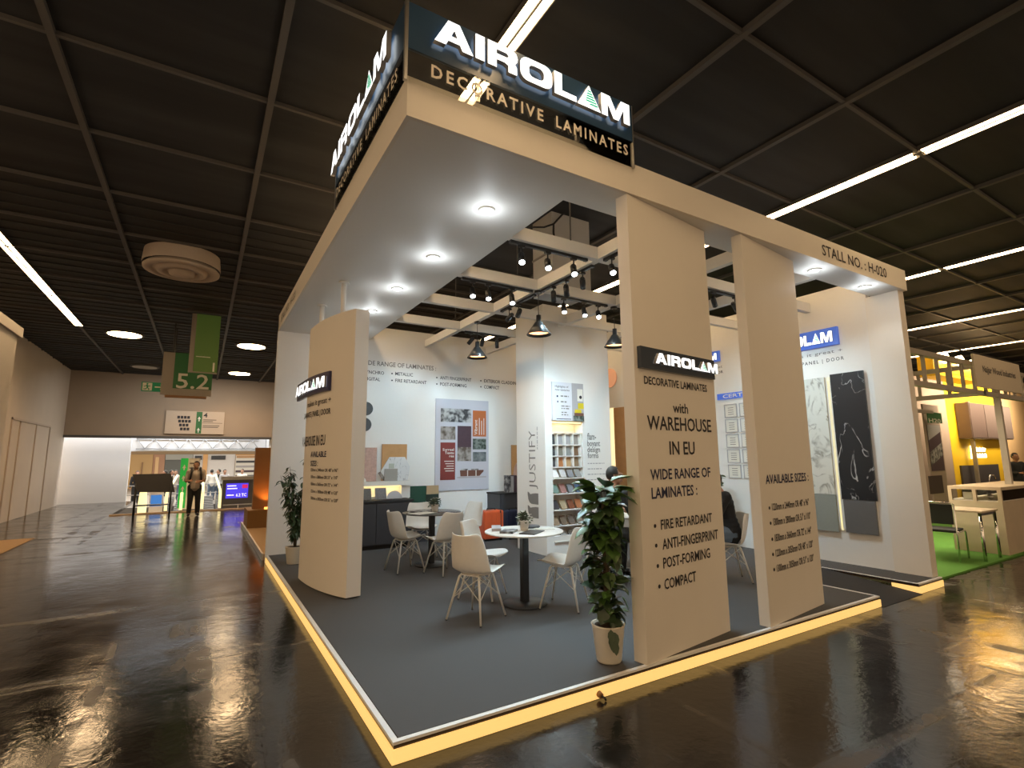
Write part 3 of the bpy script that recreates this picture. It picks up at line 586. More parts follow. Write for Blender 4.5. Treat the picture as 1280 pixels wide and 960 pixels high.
cb = thing('cabinet', 'low charcoal cabinet with a keyhole under the lit display ledge', 'cabinet', (1.6, 6.2, Z0))
CY0 = 5.98
MB().box((1.0, CY0+.02, Z0+.07), (2.30, LY-.002, .90)).done('body', 'dark', cb); MB().box((.98, CY0-.01, .90), (2.32, LY-.002, .935), None, None, .004).done('top', 'blackm', cb)
cdr = MB().box((1.02, CY0, Z0+.09), (1.645, CY0+.018, .885)).done('door', 'dark', cb); MB().box((1.655, CY0, Z0+.09), (2.28, CY0+.018, .885)).done('door', 'dark', cb); MB().box((1.02, CY0+.06, Z0+.003), (2.28, LY-.01, Z0+.07)).done('plinth', 'blackm', cb)
MB().cyl((1.10, CY0-.012, .76), (1.10, CY0, .76), .016, None, 'chrome').done('lock', 'chrome', cdr)
for i, (x, m, lb) in enumerate(((1.415, mat('mosaic_dark', (.10, .095, .09), .5, noise=.5, scale=80), 'dark mosaic tile standing on the charcoal cabinet, left'), (1.685, mat('mosaic_grey', (.14, .14, .145), .4, noise=.5, scale=50), 'grey mosaic tile standing on the charcoal cabinet, right'))):
    tag(MB().slab((x, 6.20, .938), (1, 0, 0), (0, .25, .97), (0, -.97, .25), [(0, 0), (.20, 0), (.20, .20), (0, .20)], .02).done('sample_tile', m), lb, 'material sample')
for x, lb in ((1.25, 'pale half-round sample on the charcoal cabinet, left of the dark mosaic tile'), (2.05, 'pale half-round sample on the charcoal cabinet, right of the grey mosaic tile')):
    tag(MB().slab((x, 6.24, .938), (1, 0, 0), (0, .25, .97), (0, -.97, .25), [(.14*math.cos(math.pi*i/14), .14*math.sin(math.pi*i/14)) for i in range(15)], .015).done('sample_half_round', 'lightgrey'), lb, 'material sample')
for x, y, mm, lb in ((1.40, 6.08, 'blackm', 'small black sample chip lying on the left of the charcoal cabinet'), (1.88, 6.08, 'pic3', 'small plum sample chip lying on the charcoal cabinet near the grey mosaic tile')):
    tag(B('sample_chip', (x-.07, y-.04, .937), (x+.07, y+.04, .952), mm), lb, 'material sample')
tag(MB().slab(PB.pt(0, 0, .03), PB.u, PB.v, PB.n, [(2.41, .80), (2.74, .80), (2.74, 1.135), (2.41, 1.135)], .02).done('brochure_board', mat('bottle_green_board', (.015, .07, .045), .4)), 'bottle green board on a small stand between the ledge and the poster', 'board')
sd = thing('brochure_board', 'tan and dark green sample board right of the bottle green board', 'board', (2.88, LY-.05, .80))
pane('lower_half', PB, 2.75, 3.0, .80, .97, .02, mat('dark_green_board', (.02, .035, .025), .4), sd, .03); pane('upper_half', PB, 2.75, 3.0, .971, 1.135, .02, mat('tan_board', (.45, .32, .18), .5), sd, .03)
st = thing('narrow_stand', 'narrow charcoal stand carrying the green boards', 'stand', (2.7, LY-.09, Z0)); MB().box((2.42, LY-.15, .75), (2.98, LY-.01, .797)).done('top', 'dark', st); MB().box((2.5, LY-.13, Z0+.003), (2.9, LY-.02, .75)).done('body', 'dark', st)

c2 = thing('counter_cabinet', 'tall charcoal cabinet between the suitcases and the white display column', 'cabinet', (4.75, 6.2, Z0))
MB().box((4.10, 5.98, Z0+.003), (5.3, LY-.002, .93)).done('body', 'dark', c2); MB().box((4.08, 5.95, .93), (5.32, LY-.002, .96)).done('top', 'blackm', c2); MB().box((4.12, 5.962, Z0+.08), (4.70, 5.978, .92)).done('door', 'dark', c2); MB().box((4.71, 5.962, Z0+.08), (5.28, 5.978, .92)).done('door', 'dark', c2)
wl = tag(B('white_display_box', (4.62, 6.25, .963), (5.0, LY-.02, 1.25), 'white'), 'white display box on top of the tall charcoal cabinet', 'box')
tag(MB().slab((4.66, LY-.03, 1.253), (1, 0, 0), (0, 0, 1), (0, -1, 0), [(0, 0), (.5, 0), (.5, .67), (0, .67)], .02).done('sample_board', 'wood'), 'oak veneer board standing on the white display box, partly behind the column', 'material sample')
tag(MB().slab((4.85, LY-.06, 1.253), (1, 0, 0), (0, 0, 1), (0, -1, 0), [(.16*math.cos(math.pi*i/12), .33*math.sin(math.pi*i/12)) for i in range(13)], .02).done('sample_arch', 'pink'), 'pale arch sample in front of the oak board beside the column', 'material sample')
for i in range(4):
    tag(MB().box((4.32+.07*i, 6.02, .963), (4.38+.07*i, 6.2, 1.30-.02*(i % 2)), None, None, .003).done('binder', ('pic1', 'lightgrey', 'pic3', 'dark')[i]), 'sample binder on the tall charcoal cabinet, '+('leftmost, with a printed spine', 'second from the left, pale grey', 'third from the left, plum', 'fourth from the left, charcoal')[i], 'binder', 'binders on the tall cabinet')
def suitcase(x, y, wd_, h, m, lb, strap):
    s = thing('suitcase', lb, 'suitcase', (x, y, Z0)); d = .26
    mb = MB(); mb.box((x-wd_/2, y-d/2, Z0+.04), (x+wd_/2, y+d/2, Z0+h), None, None, .035)
    mb.done('shell', m, s); mb = MB()
    for q in (-.28, -.1, .1, .28): mb.box((x+q*wd_*1.1-.006, y-d/2-.006, Z0+.09), (x+q*wd_*1.1+.006, y-d/2+.004, Z0+h-.05))
    mb.done('ribs', m, s)
    MB().box((x+wd_*.30, y-d/2-.004, Z0+.045), (x+wd_*.36, y+d/2+.004, Z0+h-.005)).done('zip_band', 'blackm', s)
    MB().tube([(x-.09, y, Z0+h-.005), (x-.08, y, Z0+h+.035), (x+.08, y, Z0+h+.035), (x+.09, y, Z0+h-.005)], .011).done('handle', 'blackm', s)
    for a in (-1, 1):
        for b in (-1, 1): MB().cyl((x+a*wd_*.38-.012, y+b*.09, Z0+.025), (x+a*wd_*.38+.012, y+b*.09, Z0+.025), .023, None, None, 14).done('wheel', 'blackm', s)
suitcase(3.80, 5.80, .42, .56, 'orange', 'bright orange suitcase standing by the back wall', 1)
suitcase(4.26, 5.75, .34, .54, 'bluecase', 'navy suitcase standing right of the orange one', 0)
bg_ = thing('paper_bag', 'slim pale pink carrier bag leaning between the navy suitcase and charcoal cabinet', 'bag', (4.52, 5.72, Z0)); MB().box((4.47, 5.66, Z0+.003), (4.58, 5.79, .68), None, None, .006).done('bag', mat('dusty_pink', (.30, .20, .21), .7), bg_); MB().tube([(4.49, 5.72, .68), (4.50, 5.72, .74), (4.55, 5.72, .74), (4.56, 5.72, .68)], .005).done('handle', 'blackm', bg_)

# ==================================================================== display column round the hall pillar
IX0, IX1, IY0, IY1, IZ = 3.765, 5.175, 3.90, 4.78, 4.22
dl, dr = at(690, 300, y=2.75), at(737, 310, y=2.75)
du = thing('ceiling_duct', 'square grey duct dropping from the hall ceiling above the open beams', 'duct', ((dl.x+dr.x)/2, 3.0, 4.03))
MB().box((dl.x, 2.75, 4.03), (dr.x, 3.25, ZC+.02)).done('casing', mat('duct_grey', (.46, .46, .46), .7, noise=.08, scale=3), du)
MB().box((dl.x-.012, 2.738, 4.6), (dr.x+.012, 3.262, 4.63)).done('joint_flange', mat('duct_flange', (.25, .24, .23), .6), du)
cbl = thing('power_cable', 'slack black power cable draped across the grey ceiling duct', 'cable', (dl.x, 2.70, 4.2))
cp_ = [at(px, py, y=2.71) for px, py in ((738, 246), (722, 258), (703, 268), (692, 280), (680, 284), (664, 284))]
MB().tube(cp_, .014).tube([cp_[3], at(692, 290, y=2.71), at(693, 300, y=2.71)], .014).done('cable', 'blackm', cbl)
for k, (x, y) in enumerate(((2.36, 2.44), (2.64, 4.95), (2.30, 1.24))):
    tag(MB().cyl((x, y, ZS+.13), (x, y, ZC), .008, None, None, 8).done('hanging_rod', 'gridbar'), ('thin steel rod above the second cross beam', 'thin steel rod above the rear cross beam', 'thin steel rod above the front cross beam')[k], 'rod')
dc = thing('display_column', 'white square display column with a lit sample niche around the hall pillar', 'column', (4.47, 4.3, Z0))
PI_ = Plane((0, IY0, 0), (1, 0, 0)); PJ = Plane((IX0, 0, 0), (0, -1, 0))
nx0, nx1, nz1 = 3.905, 4.545, 2.24
mb = MB(); mb.box((IX0, IY0+.22, Z0+.004), (IX1, IY1, IZ)); mb.box((IX0, IY0, Z0+.004), (nx0, IY0+.22, IZ)); mb.box((nx1, IY0, Z0+.004), (IX1, IY0+.22, IZ)); mb.box((nx0, IY0, nz1), (nx1, IY0+.22, IZ)); mb.box((nx0, IY0, Z0+.004), (nx1, IY0+.22, .40)); mb.done('cladding', 'paint', dc)
MB().box((nx0+.02, IY0+.02, nz1-.02), (nx1-.02, IY0+.05, nz1-.002)).done('light_strip', 'ledglow', dc); lamp('AREA', 'niche_glow', (4.22, IY0+.10, nz1-.03), 1.6, (1, .75, .35), dc, (0, .3, -1), (.55, .03))
mb = MB(); gz = [PI_.hit(690, y)[1] for y in (540.8, 556, 570.3, 584.5)]; gx = [nx0, 4.035, 4.195, 4.36, nx1-.02]
for z in gz: mb.box((nx0, IY0+.03, z-.008), (nx1, IY0+.12, z+.008))
for x in gx[1:]: mb.box((x-.01, IY0+.03, gz[3]), (x+.01, IY0+.12, gz[0]))
mb.done('pigeonhole_rack', 'white', dc)
sz = [PI_.hit(692, y)[1] for y in (598, 617.5, 638, 658, 677.5)]
for z in sz: B('shelf', (nx0, IY0-.03, z-.012), (nx1+.015, IY0+.218, z+.006), 'white', dc)
chipc = [(.05, .05, .055), (.34, .33, .34), (.36, .35, .35), (.30, .27, .24), (.05, .055, .06), (.20, .19, .15), (.25, .26, .25), (.19, .11, .06), (.06, .06, .065), (.42, .17, .06), (.52, .33, .16), (.26, .17, .09),
    (.80, .80, .80), (.55, .55, .55), (.26, .26, .27), (.30, .30, .28), (.16, .25, .22), (.34, .17, .15), (.20, .21, .23), (.09, .15, .24), (.05, .05, .06), (.42, .32, .20), (.22, .07, .03), (.40, .15, .06), (.28, .20, .13), (.17, .12, .08), (.14, .11, .09), (.18, .15, .12), (.66, .66, .66), (.36, .36, .36), (.22, .22, .22), (.3, .28, .25)]
cn_ = ['charcoal', 'silver grey', 'light grey', 'warm grey', 'black', 'olive taupe', 'sage grey', 'walnut brown', 'dark grey', 'bright orange-brown', 'honey oak', 'mid brown', 'pure white', 'pale grey', 'steel grey', 'stone grey', 'teal green', 'dusty red', 'slate grey', 'denim blue', 'near-black', 'sand', 'deep red-brown', 'terracotta', 'khaki brown', 'chestnut', 'umber', 'mushroom', 'off-white', 'mid grey', 'graphite', 'greige']
M['chips'] = [mat('laminate_'+n.replace(' ', '_').replace('-', '_'), c, .4, noise=.12, scale=30) for n, c in zip(cn_, chipc)]
rown = ['top pigeonhole row', 'middle pigeonhole row', 'bottom pigeonhole row', 'first open shelf', 'second open shelf', 'third open shelf', 'fourth open shelf', 'lowest open shelf']
for r in range(8):
    for c in range(4):
        k = r*4+c
        if r < 3:
            xa, xb = gx[c]+.022, gx[c+1]-.022; za = gz[r+1]+.009; h = (gz[r]-gz[r+1])*.86
            mbc = MB().slab((xa, IY0+.085, za), (1, 0, 0), (0, .12, .99), (0, -.99, .12), rrect(0, 0, xb-xa, h, .012, 2), .012)
        else:
            xa = nx0+.015+.158*c; za = sz[r-3]+.007; h = .155
            mbc = MB().slab((xa, IY0+.02, za), (1, 0, 0), (-.12, .42, .90), (0, -.9, .42), rrect(0, 0, .115, h, .012, 2), .016)
        tag(mbc.done('laminate_sample', M['chips'][k]), cn_[k]+' laminate sample chip in the '+rown[r]+' of the column niche', 'laminate sample', 'laminate chips in the column niche')
for t, yb, yt, xl, xr in (('flam-', 549.5, 541.5, 734, 745), ('boyant', 557.5, 550.5, 734, 750), ('design', 565, 558.5, 734, 750), ('forms', 572.5, 566, 734.5, 748)):
    mb = MB(); pput(mb, PI_, t, xl, yb, yt, xr, 'inkgrey', .02); mb.done('lettering_line', 'inkgrey', dc)
rnd = random.Random(3)
def fine_print(mb, pl, u0, u1, v0, h, m):      # print too small to read: a broken line of short strokes
    u = u0
    while u < u1:
        w_ = min(rnd.uniform(.02, .07), u1-u); mb.slab(pl.pt(0, 0, .003), pl.u, pl.v, pl.n, [(u, v0), (u+w_, v0), (u+w_, v0+h), (u, v0+h)], .001, m); u += w_+.018
for k, xr in enumerate((756, 752, 757, 755)):
    u0, v0 = PI_.hit(734.5, 580+6.8*k); mb = MB(); fine_print(mb, PI_, u0, PI_.u_at(xr, v0), v0, .016, 'lightgrey'); mb.done('small_print', 'inkgrey', dc)
mb = MB()
def quote(z0, h):  # one heavy comma mark, drawn lying on its side
    a = PJ; P_ = [(-4.44, .75), (-4.44, 1.0), (-4.40, .95), (-4.36, .80), (-4.30, .86), (-4.20, .92), (-4.12, .92), (-4.12, 0), (-4.32, 0), (-4.38, .10), (-4.42, .35)]
    mb.slab(a.pt(0, 0, .002), a.u, a.v, a.n, [(x, z0+y*h) for x, y in P_], .002, 'inkgrey')
zq = [PJ.hit(664, y)[1] for y in (632, 612)]
for ya, yb_ in ((647, 632), (630, 615)): quote(PJ.hit(666, ya)[1], PJ.hit(666, yb_)[1]-PJ.hit(666, ya)[1])
jz0, jz1 = PJ.hit(666, 611)[1], PJ.hit(666, 538)[1]; ju0, ju1 = PJ.hit(661.5, 580)[0], PJ.hit(669.5, 580)[0]
pl = Plane(PJ.pt(ju1, jz0), (0, 0, 1), PJ.u*-1); put(mb, pl, 'JUSTIFY', 0, jz1-jz0, 0, ju1-ju0, 'inkgrey', -.008, .003)
mb.done('side_lettering', 'inkgrey', dc, label='large sideways lettering and quote mark'); mb = MB(); fine_print(mb, Plane(PJ.pt(ju1+.075, jz0+.65), (0, 0, 1), PJ.u*-1), 0, (jz1-jz0)*.40, 0, .02, 'lightgrey')
mb.done('small_print', 'inkgrey', dc)
hp = thing('wall_poster', 'square info poster with a yellow armchair photo above the column niche', 'poster', (4.22, IY0-.01, 2.25))
ix0, ix1, iz0, iz1 = 3.90, 4.56, 2.255, 2.90
pane('board', PI_, ix0, ix1, iz0, iz1, .03, mat('poster_white', (.66, .66, .70), .4, noise=.01), hp, .001); pane('picture', PI_, ix0+.41, ix1-.005, iz0, iz1, .003, 'lightgrey', hp, .032)
mb = MB()
def ibox(a, b, c, d, m, off=.036): mb.slab(PI_.pt(0, 0, off), PI_.u, PI_.v, PI_.n, [(ix0+a, iz0+c), (ix0+b, iz0+c), (ix0+b, iz0+d), (ix0+a, iz0+d)], .002, m)
yl = mat('yellow_print', (.60, .48, .02), .5); ibox(.53, .655, .21, .31, yl); ibox(.46, .60, .14, .20, yl); ibox(.43, .655, .0, .09, 'pic4'); ibox(.45, .65, .09, .14, 'walnut'); ibox(.52, .64, .34, .55, 'signwhite')
mb.slab(PI_.pt(ix0+.59, iz0+.41, .039), PI_.u, PI_.v, PI_.n, [(.03*math.cos(i*.6), .03*math.sin(i*.6)) for i in range(10)], .001, 'ink')
mb.done('armchair_picture', yl, hp)
mb = MB()
for a, b, z, h in ((.17, .34, .40, .022), (.17, .30, .305, .022), (.18, .36, .235, .018), (.18, .34, .195, .018), (.18, .30, .13, .018), (.18, .32, .09, .018)): fine_print(mb, Plane(PI_.pt(0, 0, .032), PI_.u), ix0+a, ix0+b, iz0+z, h, 'inkgrey')
for t, a, b, z, h in (('Highlights of', .06, .34, .555, .035), ('new textures', .06, .36, .50, .035)): put(mb, PI_, t, ix0+a, ix0+b, iz0+z, iz0+z+h, 'inkgrey', .02, .033)
ibox(.08, .38, .025, .035, 'inkblue', .032); ibox(.09, .12, .39, .42, 'inkblue', .032); ibox(.10, .12, .30, .33, 'inkblue', .032)
mb.done('printed_words', 'inkgrey', hp)

# ==================================================================== right wall
mp_ = thing('marble_display', 'tall wall display of white and black marble boards over grey bases', 'wall panel', (6.96, 1.1, .55))
def rpane(name, y0, y1, z0, z1, m, off=.03, t=.03): return MB().slab((7.0-off, 0, 0), (0, -1, 0), (0, 0, 1), (-1, 0, 0), [(-y0, z0), (-y1, z0), (-y1, z1), (-y0, z1)], t).done(name, m, mp_)
rpane('black_marble_board', 1.025, .575, 1.02, 2.835, 'marblek'); rpane('base_board', 1.01, .60, .56, 1.015, mat('grey_board', (.13, .13, .13), .4)); rpane('white_marble_board', 1.62, 1.11, 1.08, 2.81, 'marblew'); rpane('base_board', 1.62, 1.11, .55, 1.075, mat('pale_grey_board', (.28, .30, .27), .4)); rpane('spacer', 1.60, .60, .60, 2.75, 'white', .002, .026)
M['edgeled'] = mat('marble_edge_led', (.9, .85, .6), .5, emit=(1, .88, .52), es=.55, noise=0)
MB().box((6.972, 1.06, .58), (6.99, 1.085, 2.80)).done('light_strip', 'edgeled', mp_, label='glowing strip between the boards')
lamp('AREA', 'marble_glow', (6.985, 1.07, 1.7), 2.5, (1, .9, .6), mp_, (-1, 0, 0), (.03, 2.2))
rs = thing('wall_sign', 'blue lit sign with white capitals above the marble boards', 'sign', (6.98, 1.4, 3.27))
MB().slab((7.0, 0, 0), (0, -1, 0), (0, 0, 1), (-1, 0, 0), [(-1.95, 3.275), (-.865, 3.275), (-.865, 3.545), (-1.95, 3.545)], .05).done('backing', 'signblue', rs)
logo(rs, Plane((6.95, 0, 0), (0, -1, 0)), -1.88, -.93, 3.33, 3.49, .02, .0)
mb = MB(); put(mb, PR, 'makes it great +', -1.75, -.84, 3.165, 3.215, 'inkgrey', .0, .003, 1.1); put(mb, PR, 'LAMINATE | PANEL | DOOR', -1.98, -.83, 3.04, 3.09, 'ink', .01, .003, 1.4); mb.done('lettering', 'ink', WR, label='small dark printed words under the blue sign')
r2_ = thing('wall_sign', 'small bright blue sign on the right wall above the certificates', 'sign', (6.98, 3.2, 3.35)); MB().slab((7.0, 0, 0), (0, -1, 0), (0, 0, 1), (-1, 0, 0), [(-3.85, 3.37), (-2.91, 3.37), (-2.91, 3.56), (-3.85, 3.56)], .03).done('backing', 'signblue', r2_); logo(r2_, Plane((6.97, 0, 0), (0, -1, 0)), -3.80, -2.96, 3.40, 3.52, .01, 0)
mb = MB(); put(mb, PR, 'makes it great', -3.5, -2.88, 3.24, 3.29, 'inkgrey', 0); put(mb, PR, 'LAMINATE | DOOR', -3.6, -2.87, 3.14, 3.19, 'ink', .01); mb.done('lettering', 'ink', WR)
ch = thing('certificate_header', 'blue header strip lettered in white above the framed certificates', 'sign', (6.99, 2.4, 2.68)); MB().slab((7.0, 0, 0), (0, -1, 0), (0, 0, 1), (-1, 0, 0), [(-3.02, 2.655), (-1.75, 2.655), (-1.75, 2.765), (-3.02, 2.765)], .015).done('strip', 'signblue', ch)
mb = MB(); put(mb, Plane((6.985, 0, 0), (0, -1, 0)), 'CERTIFICATES', -2.90, -1.87, 2.68, 2.74, 'signwhite', .015); mb.done('letters', 'signwhite', ch)
for r in range(5):
    for c in range(4):
        y0 = -2.89+.30*c; z0 = 2.325-.265*r
        f = thing('framed_certificate', 'framed certificate, '+('first', 'second', 'third', 'fourth')[c]+' from the left in the '+('top', 'second', 'third', 'fourth', 'bottom')[r]+' row on the right wall', 'certificate', (6.985, -(y0+.12), z0), 'framed certificates on the right wall')
        mb = MB()
        for q in ([(0, 0), (.25, 0), (.25, .012), (0, .012)], [(0, .223), (.25, .223), (.25, .235), (0, .235)], [(0, .012), (.012, .012), (.012, .223), (0, .223)], [(.238, .012), (.25, .012), (.25, .223), (.238, .223)]): mb.slab((7.0, 0, 0), (0, -1, 0), (0, 0, 1), (-1, 0, 0), [(y0+a, z0+b) for a, b in q], .02)
        mb.done('frame', 'lightgrey', f); mb = MB()
        mb.slab((7.0, 0, 0), (0, -1, 0), (0, 0, 1), (-1, 0, 0), [(y0+.012, z0+.012), (y0+.238, z0+.012), (y0+.238, z0+.223), (y0+.012, z0+.223)], .01, 'signwhite')
        for k in range(4): mb.slab((6.99, 0, 0), (0, -1, 0), (0, 0, 1), (-1, 0, 0), [(y0+.07, z0+.05+.038*k), (y0+.18, z0+.05+.038*k), (y0+.18, z0+.06+.038*k), (y0+.07, z0+.06+.038*k)], .001, 'inkgrey')
        mb.done('sheet', 'signwhite', f)
wp = thing('wood_wall_panel', 'tall oak wall board with a warm glowing edge near the back right corner', 'wall panel', (6.97, 5.3, .5)); MB().slab((7.0, 0, 0), (0, -1, 0), (0, 0, 1), (-1, 0, 0), [(-5.74, .5), (-4.6, .5), (-4.6, 2.75), (-5.74, 2.75)], .05).done('board', 'wood', wp); MB().box((6.985, 5.75, .5), (6.998, 5.94, 2.76)).done('light_strip', mat('soft_led', (.9, .8, .5), .5, emit=(1, .82, .45), es=1.0, noise=0), wp)
tag(MB().cyl((6.97, 5.86, 3.46), (6.999, 5.86, 3.46), .22, None, None, 40).done('wall_disc', mat('peach_disc', (.75, .38, .22), .5, emit=(1, .5, .28), es=.25, noise=0)), 'round peach disc on the right wall above the oak board', 'wall disc')

# ==================================================================== stand lights
ordw = ('first', 'second', 'third', 'fourth', 'fifth', 'sixth', 'seventh', 'eighth', 'ninth')
def downlight(x, y, lb):
    d = thing('downlight', lb, 'downlight', (x, y, ZS-.012), 'recessed downlights in the canopy')
    MB().lathe([(.052, -.004), (.075, -.006), (.078, 0), (.078, .010)], (x, y, ZS-.012), None, 28).done('trim_ring', 'white', d)
    MB().cyl((x, y, ZS-.014), (x, y, ZS-.004), .053, None, None, 24).done('lens', 'downlens', d)
    lamp('SPOT', 'downlight_beam', (x, y, ZS-.03), DOWN_W, (.8, .93, 1), d, (0, 0, -1), .05, math.radians(125), .9); lamp('POINT', 'soffit_fill', (x, y, ZS-.16), 3.0, (.9, .96, 1), d, size=.05)  # the point lamp is added below the fixture to brighten the soffit
for i, y in enumerate((.86, 2.11, 3.33, 4.5, 5.7)): downlight(1.055, y, ordw[i]+' round downlight along the left canopy, counted from the corner sign')
for i, x in enumerate((5.18, 6.39)): downlight(x, .20, ('round downlight in the front canopy just right of the sizes panel', 'round downlight in the front canopy nearest the right end wall')[i])

def spot(x, y, aim, on, lb, rail_z):
    d = thing('track_spotlight', lb, 'spotlight', (x, y, rail_z), 'track spotlights on the beams'); a = (V(aim)-V((x, y, rail_z-.14))).normalized()
    p = V((x, y, rail_z-.14))
    MB().box((x-.035, y-.016, rail_z-.022), (x+.035, y+.016, rail_z)).cyl((x, y, rail_z-.02), (x, y, rail_z-.10), .008, None, None, 8).done('adapter', 'black', d)
    mb = MB(); mb.cyl(p-a*.065, p+a*.065, .034, .036, None, 18).cyl(p-a*.085, p-a*.065, .022, .034, None, 18); hd = mb.done('head', 'black', d)
    if on: MB().cyl(p+a*.060, p+a*.068, .030, None, None, 18).done('lens', 'spotlens', hd)
    lamp('SPOT', 'spot_beam', p+a*.08, SPOT_W*(2.8 if on == 0 and aim[1] < 4.1 else 1.6 if aim[0] > 6 else 1.), NEUT, d, a, .03, math.radians(84), .8)
def rail(a, b, lb):
    a, b = V(a), V(b); r = thing('track_rail', lb, 'track rail', (a+b)/2, 'black lighting rails under the beams'); d = (b-a).normalized(); s_ = V((-d.y, d.x, 0))*.017
    lo = [min(q) for q in zip(a-s_, a+s_, b-s_, b+s_)]; hi = [max(q) for q in zip(a-s_, a+s_, b-s_, b+s_)]
    MB().box((lo[0], lo[1], a.z-.03), (hi[0], hi[1], a.z)).done('rail', 'black', r); [MB().box((e.x-.02, e.y-.02, e.z-.033), (e.x+.02, e.y+.02, e.z)).done('end_cap', 'black', r) for e in (a, b)]
zb = ZS-.006; zr = zb-.03
rail((1.58, 1.30, zb), (2.55, 1.30, zb), 'black rail on the front cross beam, beside the left canopy')
rail((2.74, 1.42, zb), (2.74, 2.42, zb), 'black rail along the long beam between the two nearest cross beams')
rail((2.74, .50, zb), (2.74, 1.18, zb), 'black rail along the long beam, nearest the front canopy')
rail((1.62, 2.52, zb), (2.62, 2.52, zb), 'black rail on the second cross beam, beside the left canopy')
rail((2.74, 2.62, zb), (2.74, 3.50, zb), 'black rail along the long beam behind the first pendant')
rail((3.0, 2.52, zb), (3.93, 2.52, zb), 'black rail on the second cross beam, right of the first pendant')
rail((2.82, 4.92, zb), (3.65, 4.92, zb), 'black rail on the rear cross beam near the second pendant')
rail((4.35, 1.30, zb), (5.35, 1.30, zb), 'black rail on the front cross beam, seen between the two lettered panels')
for i, (x, y, aim, on, lb) in enumerate((
    (1.70, 1.30, (.9, -.4, 0.6), 1, 'bright spotlight on the rail by the canopy, nearest the corner'), (2.03, 1.30, (1.2, -.4, .6), 1, 'bright spotlight in the middle of the front left rail'), (2.38, 1.30, (1.6, -.3, .4), 1, 'bright spotlight at the right end of the front left rail'),
    (2.74, 2.18, (4.2, 4.0, .6), 0, 'dark spotlight at the far end of the long-beam rail near the first pendant'), (2.74, 1.91, (4.6, 3.9, .9), 0, 'dark spotlight in the middle of the long-beam rail near the first pendant'), (2.74, 1.59, (4.9, 3.9, 1.5), 0, 'dark spotlight at the near end of the long-beam rail near the first pendant'),
    (2.73, 1.07, (1.9, -.5, 1.2), 1, 'bright spotlight on the short rail just left of the wide lettered panel'),
    (1.75, 2.52, (1.2, 1.0, .1), 1, 'leftmost silvery-lit spotlight of three on the second cross beam'), (1.97, 2.52, (1.3, .9, .1), 1, 'middle lit spotlight of three on the second cross beam'), (2.32, 2.52, (1.9, 1.2, .1), 1, 'rightmost lit spotlight of three on the second cross beam'),
    (2.74, 3.29, (2.0, 6.4, 1.6), 0, 'dark spotlight behind the first pendant, the farther of two'), (2.74, 3.03, (3.6, 6.4, 1.8), 0, 'dark spotlight behind the first pendant, the nearer of two'),
    (3.16, 2.52, (2.6, 1.2, .1), 1, 'lit spotlight right of the first pendant, leftmost on its rail'), (3.52, 2.52, (2.9, 1.0, .1), 1, 'lit spotlight right of the first pendant, middle of its rail'), (3.78, 2.52, (2.3, .4, .6), 1, 'dazzling spotlight above the display column, rightmost on its rail'),
    (2.92, 4.92, (2.2, 6.4, 2.3), 0, 'leftmost dark spotlight on the rear rail'), (3.15, 4.92, (3.4, 6.4, 2.0), 0, 'middle dark spotlight on the rear rail'), (3.45, 4.92, (4.4, 6.4, 1.6), 0, 'rightmost dark spotlight on the rear rail'),
    (4.75, 1.30, (6.9, 2.3, 1.8), 1, 'left lit spotlight seen high between the two lettered panels'), (5.2, 1.30, (6.9, 1.4, 2.2), 1, 'right dazzling spotlight seen high between the two lettered panels'))):
    spot(x, y, aim, on, lb, zr)

M['shade'] = mat('satin_black_shade', (.05, .05, .05), .28, .6); M['bulb'] = mat('warm_bulb', (1, .8, .6), .4, emit=(1, .70, .40), es=5, noise=0)
def pendant(x, y, lb):
    d = thing('pendant_lamp', lb, 'pendant lamp', (x, y, 3.26), 'black cone pendants')
    MB().cyl((x, y, zb-.03), (x, y, zb), .05, None, None, 20).done('ceiling_cap', 'black', d); MB().cyl((x, y, 3.5), (x, y, zb-.02), .005, None, None, 8).done('cord', 'black', d)
    mbs = MB().lathe([(.0, 3.525), (.032, 3.525), (.034, 3.44), (.05, 3.43), (.165, 3.262), (.163, 3.258), (.046, 3.424), (.0, 3.43)], (x, y, 0), None, 28); shd = mbs.done('shade', M['shade'], d)
    MB().lathe([(.160, 3.264), (.045, 3.418), (.0, 3.422)], (x, y, 0), None, 28).done('copper_lining', 'copper', shd); MB().ball((x, y, 3.38), .024, 'bulb').done('bulb', 'bulb', shd)
    lamp('POINT', 'pendant_glow', (x, y, 3.30), 7, (1, .72, .45), d, size=.04)
pendant(2.72, 2.5, 'black cone pendant with copper inside over the white round table'); pendant(2.72, 4.28, 'black cone pendant with copper inside over the dark rear table'); pendant(4.11, 2.55, 'black cone pendant half hidden behind the wide lettered panel')

# ==================================================================== chairs and tables
PROF = [(.245, .452, .185), (.20, .455, .215), (.10, .440, .240), (0, .428, .248), (-.10, .430, .246), (-.165, .455, .240), (-.205, .515, .236), (-.228, .60, .228), (-.248, .70, .210), (-.268, .785, .190), (-.276, .825, .160)]
def shell_grid(off=0., inset=1., rows=None, lift=1.):
    g = []
    for i, (y, z, hw) in enumerate(PROF):
        if rows and not rows[0] <= i <= rows[1]: continue
        row = []
        for k in range(11):
            t = -1+.2*k; back = min(1, max(0, (i-3)/3)); x = hw*inset*t; up_ = .045*lift*abs(t)**2.6*(1-back)*(0.35 if i == 0 else 1); fw = .115*lift*abs(t)**2.2*back*(1 if i < 10 else .8)
            top = (.020*abs(t)**2-.012)*(i == 10)+.008*abs(t)**2*(i == 9)
            row.append(V((x, y+fw+off*back, z+up_+off*(1-back)+top)))
        g.append(row)
    return g
